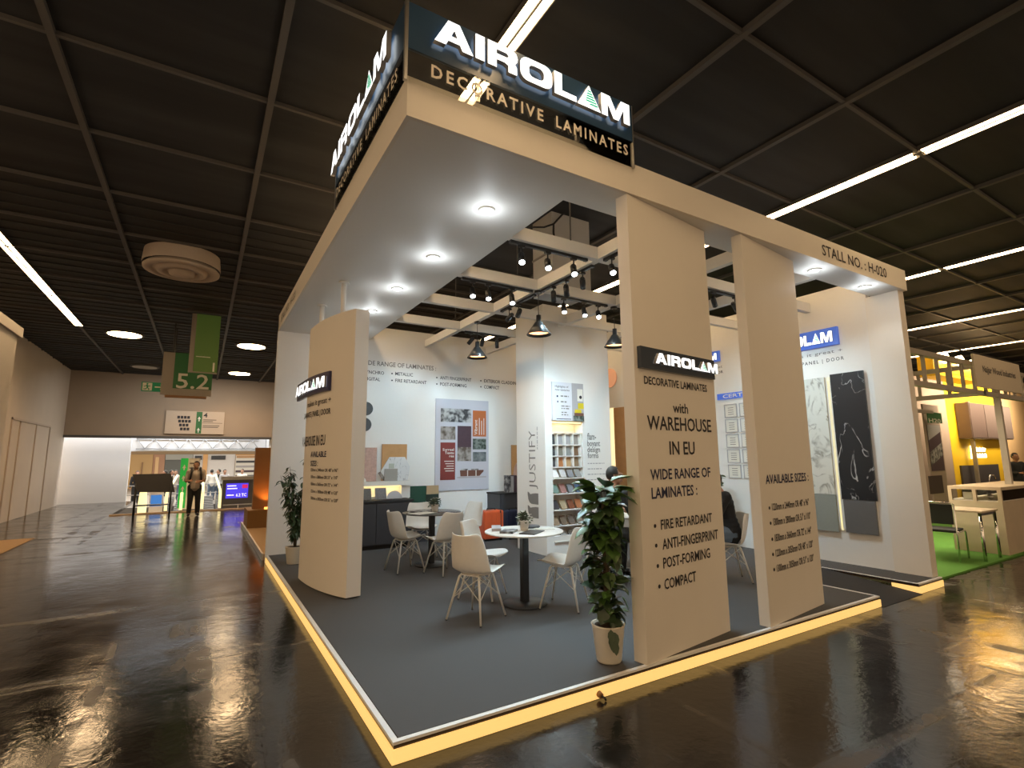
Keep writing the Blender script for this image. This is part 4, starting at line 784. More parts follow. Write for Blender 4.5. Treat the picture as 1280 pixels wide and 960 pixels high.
def shell_mesh(g, t):
    mb = MB(); n = len(g); m_ = len(g[0]); nor = [[None]*m_ for _ in g]
    for i in range(n):
        for k in range(m_):
            du = g[min(i+1, n-1)][k]-g[max(i-1, 0)][k]; dv = g[i][min(k+1, m_-1)]-g[i][max(k-1, 0)]; nor[i][k] = dv.cross(du).normalized()
    A = [[mb.bm.verts.new(p) for p in r] for r in g]; D = [[mb.bm.verts.new(g[i][k]+nor[i][k]*t) for k in range(m_)] for i in range(n)]
    fs = []
    for i in range(n-1):
        for k in range(m_-1): fs += [mb.bm.faces.new((A[i][k], A[i][k+1], A[i+1][k+1], A[i+1][k])), mb.bm.faces.new((D[i][k], D[i+1][k], D[i+1][k+1], D[i][k+1]))]
    for i in range(n-1):
        for k in (0, m_-1): fs.append(mb.bm.faces.new((A[i][k], A[i+1][k], D[i+1][k], D[i][k])))
    for k in range(m_-1):
        for i in (0, n-1): fs.append(mb.bm.faces.new((A[i][k], A[i][k+1], D[i][k+1], D[i][k])))
    bmesh.ops.recalc_face_normals(mb.bm, faces=fs)
    for f in fs: f.smooth = True
    return mb
def finish(o, sub=1):
    if sub:
        md = o.modifiers.new('smooth', 'SUBSURF'); md.levels = sub; md.render_levels = sub
    return o
def make_chair():
    t = thing('shell_chair', 'chair', 'chair', (0, 0, 0), 'white shell chairs')
    finish(shell_mesh(shell_grid(), -.010).done('shell', 'white', t))
    finish(shell_mesh(shell_grid(.012, .88, (1, 4), .8), .022).done('seat_pad', mat('white_leatherette', (.78, .77, .73), .45), t))
    for sx in (-1, 1):
        for sy in (-1, 1):
            lg = MB().tube([(sx*.10, sy*.095, .425), (sx*.118, sy*.115, .40), (sx*.205, sy*.205, .008)], [.011, .012, .009], None, 10).done('leg', 'white_metal', t); MB().cyl((sx*.2055, sy*.2055, .003), (sx*.2035, sy*.2035, .012), .0105, None, None, 10).done('foot_cap', 'blackm', lg)
    mb = MB()
    for sx, sy, tx, ty in ((-1, -1, 1, -1), (1, -1, -1, -1), (-1, 1, 1, 1), (1, 1, -1, 1), (-1, -1, -1, 1), (-1, 1, -1, -1), (1, -1, 1, 1), (1, 1, 1, -1)): mb.tube([(sx*.112, sy*.108, .40), (tx*.165, ty*.163, .205)], .004, None, 6)
    mb.done('wire_brace', 'white_metal', t)
    MB().box((-.11, -.11, .412), (.11, .10, .424)).done('mount', 'white_metal', t)
    return t
CH0 = make_chair(); used = [0]
def chair(x, y, ang, lb):     # ang: direction the sitter faces, degrees from +X
    o = CH0 if not used[0] else copy_tree(CH0); used[0] += 1
    o.location = (x, y, Z0+.004); o.rotation_euler = (0, 0, math.radians(ang-90)); o['label'] = lb; return o
chair(1.39, 1.71, 26, 'white shell chair nearest the camera, its back turned, at the white round table')
chair(1.81, 2.37, -52, 'white shell chair tucked in behind the nearest chair at the white round table')
chair(2.35, 1.565, 126, 'white shell chair right of the white round table, beside the tall potted plant')
chair(1.53, 4.17, 7, 'white shell chair at the left side of the dark rear table')
chair(1.94, 3.71, 106, 'white shell chair with its back turned, in front of the dark rear table')
chair(2.10, 5.02, -96, 'white shell chair facing the camera behind the dark rear table')
chair(2.78, 4.72, 195, 'white shell chair at the right of the dark rear table, left of the orange suitcase')
chair(3.36, 2.13, 28, 'white shell chair half hidden behind the tall plant, under the man with glasses')
chair(4.78, 1.36, 142, 'white shell chair between the two lettered panels, holding the person in black')

def table(x, y, r, topm, lb, nm='round_table'):
    t = thing(nm, lb, 'table', (x, y, Z0+.004)); z = Z0+.004
    MB().lathe([(0, z+.735), (r-.02, z+.735), (r, z+.742), (r, z+.752), (r-.006, z+.757), (0, z+.757)], (x, y, 0), None, 56).done('table_top', topm, t)
    MB().box((x-.036, y-.036, z+.02), (x+.036, y+.036, z+.735), None, None, .006).box((x-.16, y-.16, z+.722), (x+.16, y+.16, z+.734)).done('post', 'black', t)
    MB().lathe([(0, z), (.235, z), (.24, z+.006), (.232, z+.018), (.06, z+.028), (.0, z+.03)], (x, y, 0), None, 48).done('base_plate', 'black', t); return t
table(2.05, 1.87, .425, 'white', 'white round bistro table on a black post in the middle of the carpet')
table(1.98, 4.30, .43, mat('smoked_table_top', (.10, .10, .095), .12), 'dark round bistro table in front of the charcoal cabinet')
table(4.15, 2.3, .42, 'white', 'white round table behind the wide lettered panel, between the two seated people')
TZ = Z0+.004+.757
def tbox(name, lb, cat, x, y, a, w_, d_, h, m, z=TZ+.001):
    T = Matrix.Translation((x, y, z)) @ Matrix.Rotation(math.radians(a), 4, 'Z'); return tag(MB().box((-w_/2, -d_/2, 0), (w_/2, d_/2, h), None, T).done(name, m), lb, cat)
tbox('magazine', 'rolled grey magazine on the left of the white round table', 'magazine', 1.83, 2.09, 62, .28, .10, .03, 'lightgrey'); tbox('magazine', 'grey swatch book lying beneath the flowers on the white round table', 'magazine', 1.84, 1.84, 45, .22, .14, .022, 'pic1'); tbox('folder', 'black folder under the flower pot on the white round table', 'folder', 2.03, 1.68, 35, .30, .17, .008, 'black'); 
tbox('paper_sheet', 'pale paper sheet on the right of the white round table', 'paper', 2.30, 1.84, -20, .21, .13, .004, 'signwhite')
tag(MB().lathe([(0, 0), (.10, 0), (.11, .012), (.10, .022), (0, .022)], (2.24, 2.03, TZ+.001), None, 32).done('round_tray', 'dark'), 'round charcoal dish on the white round table', 'dish')
tbox('paper_sheet', 'bright white paper on the dark rear table', 'paper', 1.79, 4.18, 20, .34, .24, .004, 'signwhite'); tbox('folder', 'dark folder lying on the dark rear table beside its flower pot', 'folder', 1.86, 4.44, 20, .30, .16, .012, 'pic1')

def leafquad(mb, p, d, up, L_, W_, m, curl=.25):      # one leaf: a folded, drooping blade
    d = V(d).normalized(); s_ = d.cross(V(up)); s_ = s_.normalized() if s_.length > 1e-4 else V((1, 0, 0)); n = s_.cross(d).normalized(); p = V(p)
    sec = [(0, .0), (.22, .42), (.5, .5), (.78, .3), (1, 0)]; mid = [p+d*(L_*a)-n*(curl*L_*a*a) for a, _ in sec]; k = mb.mi(m)
    c = [mb.bm.verts.new(q) for q in mid]; l = [None]+[mb.bm.verts.new(mid[i]+s_*(W_*sec[i][1])+n*(W_*.12)) for i in (1, 2, 3)]; r = [None]+[mb.bm.verts.new(mid[i]-s_*(W_*sec[i][1])+n*(W_*.12)) for i in (1, 2, 3)]
    for f in ((c[0], l[1], c[1]), (c[0], c[1], r[1]), (c[3], l[3], c[4]), (c[3], c[4], r[3])): q = mb.bm.faces.new(f); q.material_index = k; q.smooth = True
    for i in (1, 2):
        for f in ((c[i], l[i], l[i+1], c[i+1]), (c[i], c[i+1], r[i+1], r[i])): q = mb.bm.faces.new(f); q.material_index = k; q.smooth = True
def pot_prof(r0, r1, h): return [(0, 0), (r0*.92, 0), (r0, .012), (r1, h-.01), (r1+.006, h), (r1-.012, h), (r1-.014, h-.035), (0, h-.036)]
M['sprig'] = mat('grey_green_leaf', (.075, .10, .06), .6, noise=.3, scale=20)
def little_plant(x, y, lb, flowers=True, s_=1.):
    t = thing('potted_flowers', lb, 'plant', (x, y, TZ)); MB().lathe([(a*s_, b*s_) for a, b in pot_prof(.042, .058, .105)], (x, y, TZ+.001), None, 24).done('pot', 'white', t)
    rnd = random.Random(x*31+y); mb = MB()
    for i in range(90):
        a = rnd.uniform(0, 6.283); e = rnd.uniform(-.3, 1.45); d = V((math.cos(a)*math.cos(e), math.sin(a)*math.cos(e), math.sin(e))); leafquad(mb, V((x, y, TZ+.10*s_))+d*rnd.uniform(.01, .085)*s_, d, (rnd.uniform(-1, 1), rnd.uniform(-1, 1), 1), rnd.uniform(.028, .042)*s_, .030*s_, 'sprig')
    mb.done('foliage', 'sprig', t)
    if flowers:
        mb = MB()
        for i in range(13):
            a = rnd.uniform(0, 6.283); e = rnd.uniform(.1, 1.4); q = V((x, y, TZ+.115))+V((math.cos(a)*math.cos(e), math.sin(a)*math.cos(e), math.sin(e)))*.085
            for k in range(5): leafquad(mb, q, (math.cos(k*1.257), math.sin(k*1.257), .5), (0, 0, 1), .022, .02, 'signwhite', .1)
        mb.done('blossoms', 'signwhite', t)
    return t
little_plant(2.06, 1.88, 'small white pot of grey-green sprigs on the white round table'); little_plant(2.02, 4.28, 'small white pot of white blossoms on the dark rear table')
for b_ in (V((4.32, 2.22, 0)),): little_plant(b_.x, b_.y, 'small potted plant on the table behind the wide lettered panel', False, 1.3)

# tall climbing plant on a moss pole in front of the wide lettered panel
def climber(x, y, h, lb, seed, s_=1., potm='pot', pr=.125, ph=.27, n=150, gap=None):
    rnd = random.Random(seed); t = thing('potted_climber', lb, 'plant', (x, y, Z0+.004)); z = Z0+.004
    pt_ = MB().lathe(pot_prof(pr*.76, pr, ph), (x, y, z), None, 32).done('pot', potm, t); MB().cyl((x, y, z+ph-.03), (x, y, z+ph-.012), pr-.02, None, None, 24).done('soil', 'soil', pt_)
    MB().cyl((x, y, z+ph-.05), (x, y, z+h-.12), .027, .022, None, 10).done('moss_pole', 'stem', t)
    mb = MB(); big = MB()
    for i in range(n):
        f = i/n; zz = z+ph+.02+(h-ph-.12)*f**.92; a = rnd.uniform(0, 6.283); el = rnd.uniform(-.7, .25) if f < .8 else rnd.uniform(-.3, .7)
        L_ = (rnd.uniform(.075, .13) if f < .55 else rnd.uniform(.11, .17))*s_; el = rnd.uniform(-1.0, .55) if f < .85 else rnd.uniform(-.4, .7); d = V((math.cos(a)*math.cos(el), math.sin(a)*math.cos(el), math.sin(el))); a2 = a+rnd.uniform(-.9, .9); d = V((math.cos(a2)*math.cos(el), math.sin(a2)*math.cos(el), math.sin(el))); st_ = rnd.uniform(.02, .12 if f > .12 else .07)*s_
        p0 = V((x, y, zz)); p1 = p0+V((math.cos(a), math.sin(a), .35))*st_
        if gap and not gap(p1+d*L_*.8): continue
        mb.tube([p0, p1], .003, 'stem', 5); leafquad(mb, p1, d, (rnd.uniform(-.5, .5), rnd.uniform(-.5, .5), 1), L_, L_*rnd.uniform(.68, .92), 'leaf' if rnd.random() < (.7 if f > .5 else .35) else 'leafd', rnd.uniform(.1, .5))
    for i in range(5):
        a = -2.2+rnd.uniform(-.35, .35); p = V((x, y, z+ph-.005))+V((math.cos(a), math.sin(a), 0))*(pr+.005); leafquad(mb, p+V((0, 0, -.02*i)), (math.cos(a)*.15, math.sin(a)*.15, -1), (math.cos(a), math.sin(a), .2), .10, .055, 'leafd', -.1)
    mb.done('foliage', 'leaf', t); return t
PLX = climber(1.77, .235, 1.38, 'tall climbing plant in a cream pot against the wide lettered panel', 5, 1.0, n=330, gap=lambda p: p.x < 1.90)
mb = MB()
for (dx, dy, dz, vx, vy, vz, L_, W_) in ((.02, -.06, 1.38, .75, -.25, .25, .24, .15), (-.08, -.02, 1.34, -1, .25, .05, .22, .13), (-.07, -.05, 1.20, -.95, .1, -.2, .25, .14), (-.10, -.03, 1.04, -1, .3, -.25, .21, .15), (.05, -.09, 1.28, .5, -.6, -.2, .18, .12), (-.03, -.10, .90, -.4, -.8, -.5, .16, .12), (-.02, -.05, 1.33, -.75, -.5, .1, .17, .12), (.05, -.06, 1.33, .80, -.45, .05, .20, .13)): leafquad(mb, V((1.77+dx, .235+dy, Z0+dz-.03)), (vx, vy, vz), (0, 0, 1), L_, W_, 'leaf', .22)
mb.done('large_leaves', 'leaf', PLX, label='broad glossy upper leaves')
def ficus(x, y, h, lb, seed):
    rnd = random.Random(seed); t = thing('potted_ficus', lb, 'plant', (x, y, Z0+.004)); z = Z0+.004
    pt_ = MB().lathe(pot_prof(.105, .135, .25), (x, y, z), None, 32).done('pot', 'pot', t); MB().cyl((x, y, z+.22), (x, y, z+.238), .115, None, None, 24).done('soil', 'soil', pt_)
    mb = MB(); lf = MB()
    for b in range(13):
        a = rnd.uniform(0, 6.283); hh = h*rnd.uniform(.55, 1.0); pts = [V((x+.01*math.cos(a), y+.01*math.sin(a), z+.23))]
        sp = rnd.uniform(.05, .27)
        for k in range(1, 6): f = k/5; pts.append(V((x+math.cos(a)*sp*f**1.2, y+math.sin(a)*sp*f**1.2, z+.23+(hh-.23)*f)))
        mb.tube(pts, [.010, .008, .007, .005, .004, .002], None, 6)
        for k in range(44):
            f = rnd.uniform(.18, 1); i = min(4, int(f*5)); p = pts[i].lerp(pts[i+1], f*5-i); aa = rnd.uniform(0, 6.283); leafquad(lf, p+V((math.cos(aa), math.sin(aa), 0))*.02, (math.cos(aa), math.sin(aa), rnd.uniform(-1.3, .1)), (0, 0, 1), rnd.uniform(.07, .12), .042, 'leafd', .3)
    mb.done('stems', 'stem', t); lf.done('foliage', 'leafd', t)
ficus(.30, 5.56, 1.62, 'bushy dark-leaved potted tree at the back left, beside the curved panel', 11)
climber(6.35, 2.75, 1.30, 'leafy plant by the right wall under the certificates, behind the person in black', 9, 1.0, n=110)

# ==================================================================== people
import numpy as np
_U = {}
def usphere(n):
    if n not in _U:
        k = max(5, n*2//3); v = [(0, 0, 1)]+[(math.sin(math.pi*i/k)*math.cos(2*math.pi*q/n), math.sin(math.pi*i/k)*math.sin(2*math.pi*q/n), math.cos(math.pi*i/k)) for i in range(1, k) for q in range(n)]+[(0, 0, -1)]
        f = [(0, 1+q, 1+(q+1) % n) for q in range(n)]+[(1+(i-1)*n+q, 1+i*n+q, 1+i*n+(q+1) % n, 1+(i-1)*n+(q+1) % n) for i in range(1, k-1) for q in range(n)]; e = 1+(k-1)*n
        f += [(e, 1+(k-2)*n+(q+1) % n, 1+(k-2)*n+q) for q in range(n)]; _U[n] = (np.array(v), f)
    return _U[n]
class Blob:
    def __init__(s): s.v = []; s.f = []; s.n = 0
    def ball(s, c, r, m=None, sc=(1, 1, 1), n=8):
        u, f = usphere(n); s.v.append(u*r*np.array(sc)+np.array(c)); s.f += [tuple(i+s.n for i in q) for q in f]; s.n += len(u); return s
def remesh(b, voxel, T):
    me = bpy.data.meshes.new('r'); me.from_pydata(np.concatenate(b.v).tolist(), [], b.f); me.transform(T); o = bpy.data.objects.new('r', me); COL.objects.link(o)
    md = o.modifiers.new('v', 'REMESH'); md.mode = 'VOXEL'; md.voxel_size = voxel; md.use_smooth_shade = True
    s_ = o.modifiers.new('s', 'SMOOTH'); s_.factor = .5; s_.iterations = 3
    C.view_layer.update(); r = bpy.data.meshes.new_from_object(o.evaluated_get(C.evaluated_depsgraph_get())); bpy.data.objects.remove(o)
    for p in r.polygons: p.use_smooth = True
    return r
def limb(mb, pts, k=8):            # a tapering limb: overlapping rounds that the remesh blends into one surface
    for (p, r), (q, t) in zip(pts, pts[1:]):
        p, q = V(p), V(q); n = max(2, int((q-p).length/(min(r, t)*.55))+1)
        for i in range(n+1): f = i/n; mb.ball(p.lerp(q, f), r+(t-r)*f, None, (1, 1, 1), 8)
def hand(mb, w, d, nrm, side):     # palm, five bent fingers and a side thumb
    d = V(d).normalized(); nrm = V(nrm).normalized(); s_ = d.cross(nrm).normalized()*side; w = V(w)
    for a in (-.028, -.010, .010, .028):
        limb(mb, [(w+s_*a*.7+d*.01, .014), (w+s_*a+d*.085, .012)])
    for a, L_ in ((-.030, .062), (-.010, .078), (.011, .082), (.031, .072)):
        b = w+s_*a+d*.088; limb(mb, [(b, .0095), (b+d*L_*.5+nrm*.010, .0088), (b+d*L_*.85+nrm*.034, .0078)])
    b = w+s_*.030+d*.022; limb(mb, [(b, .013), (b+s_*.035+d*.035+nrm*.008, .0105), (b+s_*.040+d*.065+nrm*.016, .009)])
def person(lb, loc, rz, J, cl, voxel=.009, group=None, hair='short', glasses=False, turn=0., tag_extra=None):
    o = thing('person', lb, 'person', loc, group); T = Matrix.Translation(V(loc)) @ Matrix.Rotation(rz, 4, 'Z')
    j = {k: V(v) for k, v in J.items()}
    def LR(k): return (V((-j[k].x, j[k].y, j[k].z)), j[k]) if k+'_l' not in j else (j[k+'_l'], j[k])
    HC = j['head']; HR = Matrix.Translation(HC) @ Matrix.Rotation(turn, 4, 'Z')
    mb = Blob()
    limb(mb, [(j['pelvis'], .125), (j['pelvis'].lerp(j['chest'], .5), .115), (j['chest'], .125), (j['neck'], .062)]); limb(mb, [(j['neck'], .056), (HC-V((0, .0, .05)), .052)])
    for sd, q in ((-1, 0), (1, 1)):
        sh, el, wr, hp_, kn, an, to = [LR(k)[q] for k in ('shoulder', 'elbow', 'wrist', 'hip', 'knee', 'ankle', 'toe')]
        limb(mb, [(j['chest']+V((sd*.06, 0, .06)), .09), (sh, .062)]); limb(mb, [(sh, .056), (el, .043), (wr, .028)]); hd = (wr-el).normalized(); hand(mb, wr, hd, V((-sd*.7, 0, -.7)), sd)
        limb(mb, [(j['pelvis']+V((sd*.05, 0, -.03)), .10), (hp_, .095), (kn, .060), (an, .040)]); limb(mb, [(an, .042), (an.lerp(to, .5)-V((0, 0, .02)), .040), (to, .032)])
    hs = V((0, 0, 0))
    def hb(c, r, sc): mb.ball(HR @ V(c), r, None, sc, 12)
    hb((0, -.01, .015), .098, (.80, .98, 1.06)); hb((0, .025, -.055), .062, (.86, 1, .95)); hb((0, .058, -.088), .026, (1, .9, .8)); limb(mb, [(HR @ V((0, .088, .012)), .010), (HR @ V((0, .112, -.028)), .015)]); hb((0, .07, .03), .05, (1.1, .5, .35))
    for sd in (-1, 1): hb((sd*.080, -.005, -.005), .026, (.4, .8, 1.25)); hb((sd*.018, .096, -.033), .011, (1, 1, .8))
    hb((0, .088, -.062), .018, (1.5, .6, .55))
    me = remesh(mb, voxel, T); MB().add(me, None, cl.get('skin', 'skin')).done('body', 'skin', o)
    if voxel < .012:
        mb = MB()
        for sd in (-1, 1): mb.ball(T @ HR @ V((sd*.032, .083, .003)), .011, 'signwhite', (1, 1, 1), 10); mb.ball(T @ HR @ V((sd*.032, .0915, .003)), .0055, 'ink', (1, 1, 1), 8)
        mb.done('eyes', 'signwhite', o); MB().ball(T @ HR @ V((0, .098, -.062)), .017, mat('lips', (.30, .10, .08), .5), (1.2, .35, .35), 10).done('mouth', None, o)
    if hair:
        mb = MB(); hm = cl.get('hair', 'hair'); mb.ball(HR @ V((0, -.016, .028)), .103, None, (.82, .98, 1.04), 16)
        if hair == 'short':
            pass
        dele = [v for v in mb.bm.verts if (HR.inverted() @ v.co).y > .045 and (HR.inverted() @ v.co).z < .075 or (HR.inverted() @ v.co).z < -.055 or ((HR.inverted() @ v.co).z < .0 and (HR.inverted() @ v.co).y > -.01)]
        bmesh.ops.delete(mb.bm, geom=dele, context='VERTS'); bmesh.ops.transform(mb.bm, matrix=T, verts=mb.bm.verts); mb.done('hair', hm, o)
    def cloth(nm, fn, m, vx):
        mb = Blob(); fn(mb); MB().add(remesh(mb, vx, T), None, m).done(nm, m, o)
    g = .014
    def shirt(mb):
        limb(mb, [(j['pelvis']+V((0, 0, -.02)), .150+g), (j['pelvis'].lerp(j['chest'], .5), .120+g), (j['chest'], .130+g), (j['neck']-V((0, 0, .035)), .070)])
        for sd, q in ((-1, 0), (1, 1)):
            sh, el, wr = [LR(k)[q] for k in ('shoulder', 'elbow', 'wrist')]; limb(mb, [(j['chest']+V((sd*.06, 0, .055)), .095+g), (sh, .064+g)])
            e_ = el.lerp(wr, .85) if cl.get('long', True) else sh.lerp(el, .8)
            limb(mb, [(sh, .060+g), (el, .047+g), (e_, .034+g)] if cl.get('long', True) else [(sh, .062+g), (e_, .056+g)])
    def trous(mb):
        limb(mb, [(j['pelvis']+V((0, 0, .05)), .128+g*.6), (j['pelvis'], .130+g*.6)])
        for sd, q in ((-1, 0), (1, 1)):
            hp_, kn, an = [LR(k)[q] for k in ('hip', 'knee', 'ankle')]; limb(mb, [(j['pelvis']+V((sd*.05, 0, -.03)), .104+g*.6), (hp_, .098+g), (kn, .066+g), (an+V((0, 0, .03)), .052+g)])
    def shoes(mb):
        for sd, q in ((-1, 0), (1, 1)):
            an, to = [LR(k)[q] for k in ('ankle', 'toe')]; limb(mb, [(an-V((0, 0, .030)), .050), (an.lerp(to, .55)-V((0, 0, .014)), .044), (to, .037)])
    cloth('shirt', shirt, cl['top'], voxel*1.3); cloth('trousers', trous, cl['legs'], voxel*1.3); cloth('shoes', shoes, cl.get('shoes', 'black'), voxel*1.2)
    if glasses:
        mb = MB()
        for sd in (-1, 1): mb.tube([T @ HR @ V((sd*.034+.024*math.cos(a*.5236), .104, .004+.018*math.sin(a*.5236))) for a in range(13)], .0028, None, 6); mb.tube([T @ HR @ V((sd*.058, .102, .008)), T @ HR @ V((sd*.083, .0, .008))], .0025, None, 6)
        mb.tube([T @ HR @ V((-.012, .106, .006)), T @ HR @ V((.012, .106, .006))], .0025, None, 6); mb.done('glasses', 'black', o)
    return o
STAND = dict(pelvis=(0, 0, .90), chest=(0, .0, 1.20), neck=(0, .0, 1.39), head=(0, .025, 1.51), shoulder=(.18, 0, 1.31), elbow=(.235, .0, 1.04), wrist=(.13, .20, 1.03), hip=(.085, 0, .86), knee=(.10, .02, .47), ankle=(.11, -.02, .085), toe=(.13, .13, .042))
SIT = dict(pelvis=(0, -.02, .585), chest=(0, .05, .92), neck=(0, .09, 1.10), head=(0, .13, 1.225), shoulder=(.18, .06, 1.03), elbow=(.25, .16, .80), wrist=(.17, .40, .82), hip=(.09, .06, .565), knee=(.12, .43, .54), ankle=(.13, .40, .085), toe=(.15, .54, .042))
st1 = dict(STAND); st1['wrist'] = (.17, .24, 1.06); st1['wrist_l'] = (-.10, .21, 1.03)
person('man in a pale shirt and dark trousers standing before the exit, hands at his waist', (-1.11, 15.55, 0), math.radians(184), st1, dict(top='shirtw', legs='trouser', long=False), .009, turn=math.radians(-25))
mb = MB(); T_ = Matrix.Translation((-1.11, 15.55, 0)) @ Matrix.Rotation(math.radians(184), 4, 'Z')
bk = thing('backpack', 'black backpack worn by the standing man in the pale shirt', 'backpack', (-1.11, 15.75, .95)); mb.box((-.15, -.30, .95), (.15, -.155, 1.38), None, T_, .05); mb.done('bag', 'black', bk); mb = MB()
for sd in (-1, 1): mb.tube([T_ @ V(q) for q in ((sd*.10, -.16, 1.36), (sd*.115, -.06, 1.442), (sd*.12, .06, 1.425), (sd*.125, .145, 1.30), (sd*.14, .13, 1.12), (sd*.165, .0, 1.0), (sd*.13, -.16, .99))], .024, None, 8)
mb.done('strap', 'black', bk)
person('man with dark hair and glasses seated behind the tall plant, facing right', (3.47, 2.08, Z0+.004), math.radians(12-90), dict(SIT, chest=(0, .05, .96), neck=(0, .08, 1.15), head=(0, .12, 1.29), shoulder=(.18, .05, 1.07)), dict(top='shirtd', legs='trouser'), .009, glasses=True, turn=math.radians(-46))
s2 = dict(SIT); s2.update(pelvis=(0, -.05, .59), chest=(0, .0, .92), neck=(0, .05, 1.10), head=(0, .11, 1.22), shoulder=(.20, .02, 1.03), elbow=(.27, .16, .80), wrist=(.17, .40, .82))
person('person in a black jacket and jeans seated between the lettered panels, back turned', (4.76, 1.38, Z0+.004), math.radians(142-90), s2, dict(top='jacket', legs='jean'), .009)

# ==================================================================== hall fixtures
def tube_lamp(x, y0, y1, lb):
    t = thing('tube_light', lb, 'ceiling light', (x, (y0+y1)/2, ZC-.05), 'warm tube lights in rows on the hall ceiling')
    MB().box((x-.085, y0, ZC-.005), (x+.085, y1, ZC+.02)).box((x-.008, y0, ZC-.04), (x+.008, y1, ZC-.005)).box((x-.095, y0, ZC-.035), (x-.085, y1, ZC+.02)).box((x+.085, y0, ZC-.035), (x+.095, y1, ZC+.02)).done('housing', 'gridbar', t)
    for s_ in (-1, 1): MB().box((x+s_*.045-.030, y0+.03, ZC-.034), (x+s_*.045+.030, y1-.03, ZC-.008)).done('lamp', 'tube', t)
rows = ((-3.97, 15.0, 'in the far left row'), (1.03, 15.0, 'in the row over the corner sign'), (6.03, 18.0, 'in the row over the lettered panels'), (10.97, 18.0, 'in the first row right of the stand'), (16.1, 18.0, 'in the second row right of the stand'), (21.0, 18.0, 'in the third row right of the stand'))
nth = ordw+('tenth', 'eleventh', 'twelfth')
for x, y1, nm in rows:
    y = .80-1.47*5 if x < 8 else .80-1.47*2; k = 0
    while y+2.9 < y1+.2: tube_lamp(x, y+.02, y+2.92, nth[k]+' tube light from the camera end, '+nm); y += 2.94; k += 1
for i, (x, y, on) in enumerate(((-3.07, 14.6, 1), (.11, 14.6, 1), (.11, 20.45, 1), (-3.06, 20.45, 0))):
    d = thing('round_ceiling_light', ('warm round ceiling light above the exit side, nearer and to the left', 'warm round ceiling light above the exit side, nearer and to the right', 'warm round ceiling light closest to the end wall', 'unlit round ceiling light near the green hanging sign')[i], 'ceiling light', (x, y, ZC-.03), 'round lights before the end wall')
    MB().lathe([(.38, .0), (.44, -.012), (.46, .0), (.46, .05)], (x, y, ZC-.03), None, 36).done('rim', 'gridbar', d); MB().cyl((x, y, ZC-.045), (x, y, ZC-.02), .385, None, None, 36).done('lens', 'hall_lens' if on else 'off_lens', d)
    if on: lamp('SPOT', 'round_light_beam', (x, y, ZC-.06), 260, (1, .62, .32), d, (0, 0, -1), .3, math.radians(150), .5)
va = thing('air_diffuser', 'large round cream air outlet on the ceiling, left of the stand', 'air vent', (-1.5, 7.25, ZC-.36)); M['vent'] = mat('vent_cream', (.55, .47, .40), .6)
MB().lathe([(.56, .36), (.58, .14), (.575, .12)], (-1.5, 7.25, ZC-.36), None, 48).done('collar', 'vent', va); MB().lathe([(.0, .13), (.53, .13), (.53, .10), (.57, .085), (.565, .055), (.46, .045), (.44, .07), (.38, .07), (.37, .03), (.27, .02), (.25, .05), (.20, .05), (.19, .0), (.0, -.008)], (-1.5, 7.25, ZC-.36), None, 48).done('cone_rings', 'vent', va)

# hanging signs
def gplane(y): return Plane((0, y, 0), (1, 0, 0))
def prect(pl, tl, br): a = pl.hit(*tl); b = pl.hit(*br); return a[0], b[0], b[1], a[1]
g1 = gplane(12.6); a, b, c, d = prect(g1, (205, 440), (263.5, 496))
hs = thing('hanging_sign', 'green hanging hall sign reading 5.2 on a pale backing', 'sign', ((a+b)/2, 12.6, c)); pane('board', g1, a, b, c, d, .05, 'signgrey', hs); a2 = g1.hit(218, 460)[0]; pane('green_face', g1, a2, b, c+.17, d, .008, 'signgreen', hs, .05)
mb = MB(); pput(mb, g1, '5.2', 220, 485, 467, 260.5, 'signwhite', .01, .06); mb.done('numerals', 'signwhite', hs); MB().box((a+.1, 12.52, c-.07), (b-.1, 12.6, c-.01)).done('lamp_strip', 'brown', hs); MB().cyl((a+.2, 12.57, d), (a+.2, 12.57, ZC), .015).cyl((b-.15, 12.57, d), (b-.15, 12.57, ZC), .015).done('hanger', 'gridbar', hs)
g2 = gplane(11.3); a, b, c, d = prect(g2, (242, 392), (271, 468))
h2 = thing('hanging_banner', 'tall olive green hanging banner in front of the 5.2 sign', 'sign', ((a+b)/2, 11.3, c)); pane('board', g2, a-.02, b, c, min(d, 5.18), .05, 'signgrey', h2); pane('olive_face', g2, a+.08, b, c+.03, min(d, 5.18), .006, mat('olive_sign', (.085, .15, .03), .5, emit=(.1, .18, .03), es=.15, noise=0), h2, .05)
mb = MB(); q0_, q1_ = g2.hit(245, 446.5), g2.hit(263, 445.5); mb.slab(g2.pt(0, 0, .057), g2.u, g2.v, g2.n, [(q0_[0], q0_[1]), (q1_[0], q0_[1]), (q1_[0], q0_[1]+.022), (q0_[0], q0_[1]+.022)], .002, 'signwhite'); mb.slab(g2.pt(0, 0, .057), g2.u, g2.v, g2.n, [(b-.10, c+.05), (b-.06, c+.05), (b-.06, c+.27), (b-.10, c+.27)], .002, 'signwhite'); mb.done('printing', 'signwhite', h2)
g3 = gplane(13.2); a, b, c, d = prect(g3, (177.5, 477.5), (209, 490.5))
ex = thing('exit_sign', 'green emergency exit sign with running figure and arrow', 'exit sign', ((a+b)/2, 13.2, c)); pane('box', g3, a, b, c, d, .06, 'exitgreen', ex); MB().box((b, 13.18, (c+d)/2-.02), (b+.3, 13.2, (c+d)/2+.02)).cyl((b+.1, 13.19, d-.05), (b+.1, 13.19, ZC), .012).done('bracket', 'gridbar', ex)
mb = MB(); hh = d-c; ww = b-a
def es(poly): mb.slab(g3.pt(a, c, .061), g3.u, g3.v, g3.n, [(x*hh, y*hh) for x, y in poly], .003, 'signwhite')
es([(.10, .08), (.95, .08), (.95, .92), (.10, .92)])
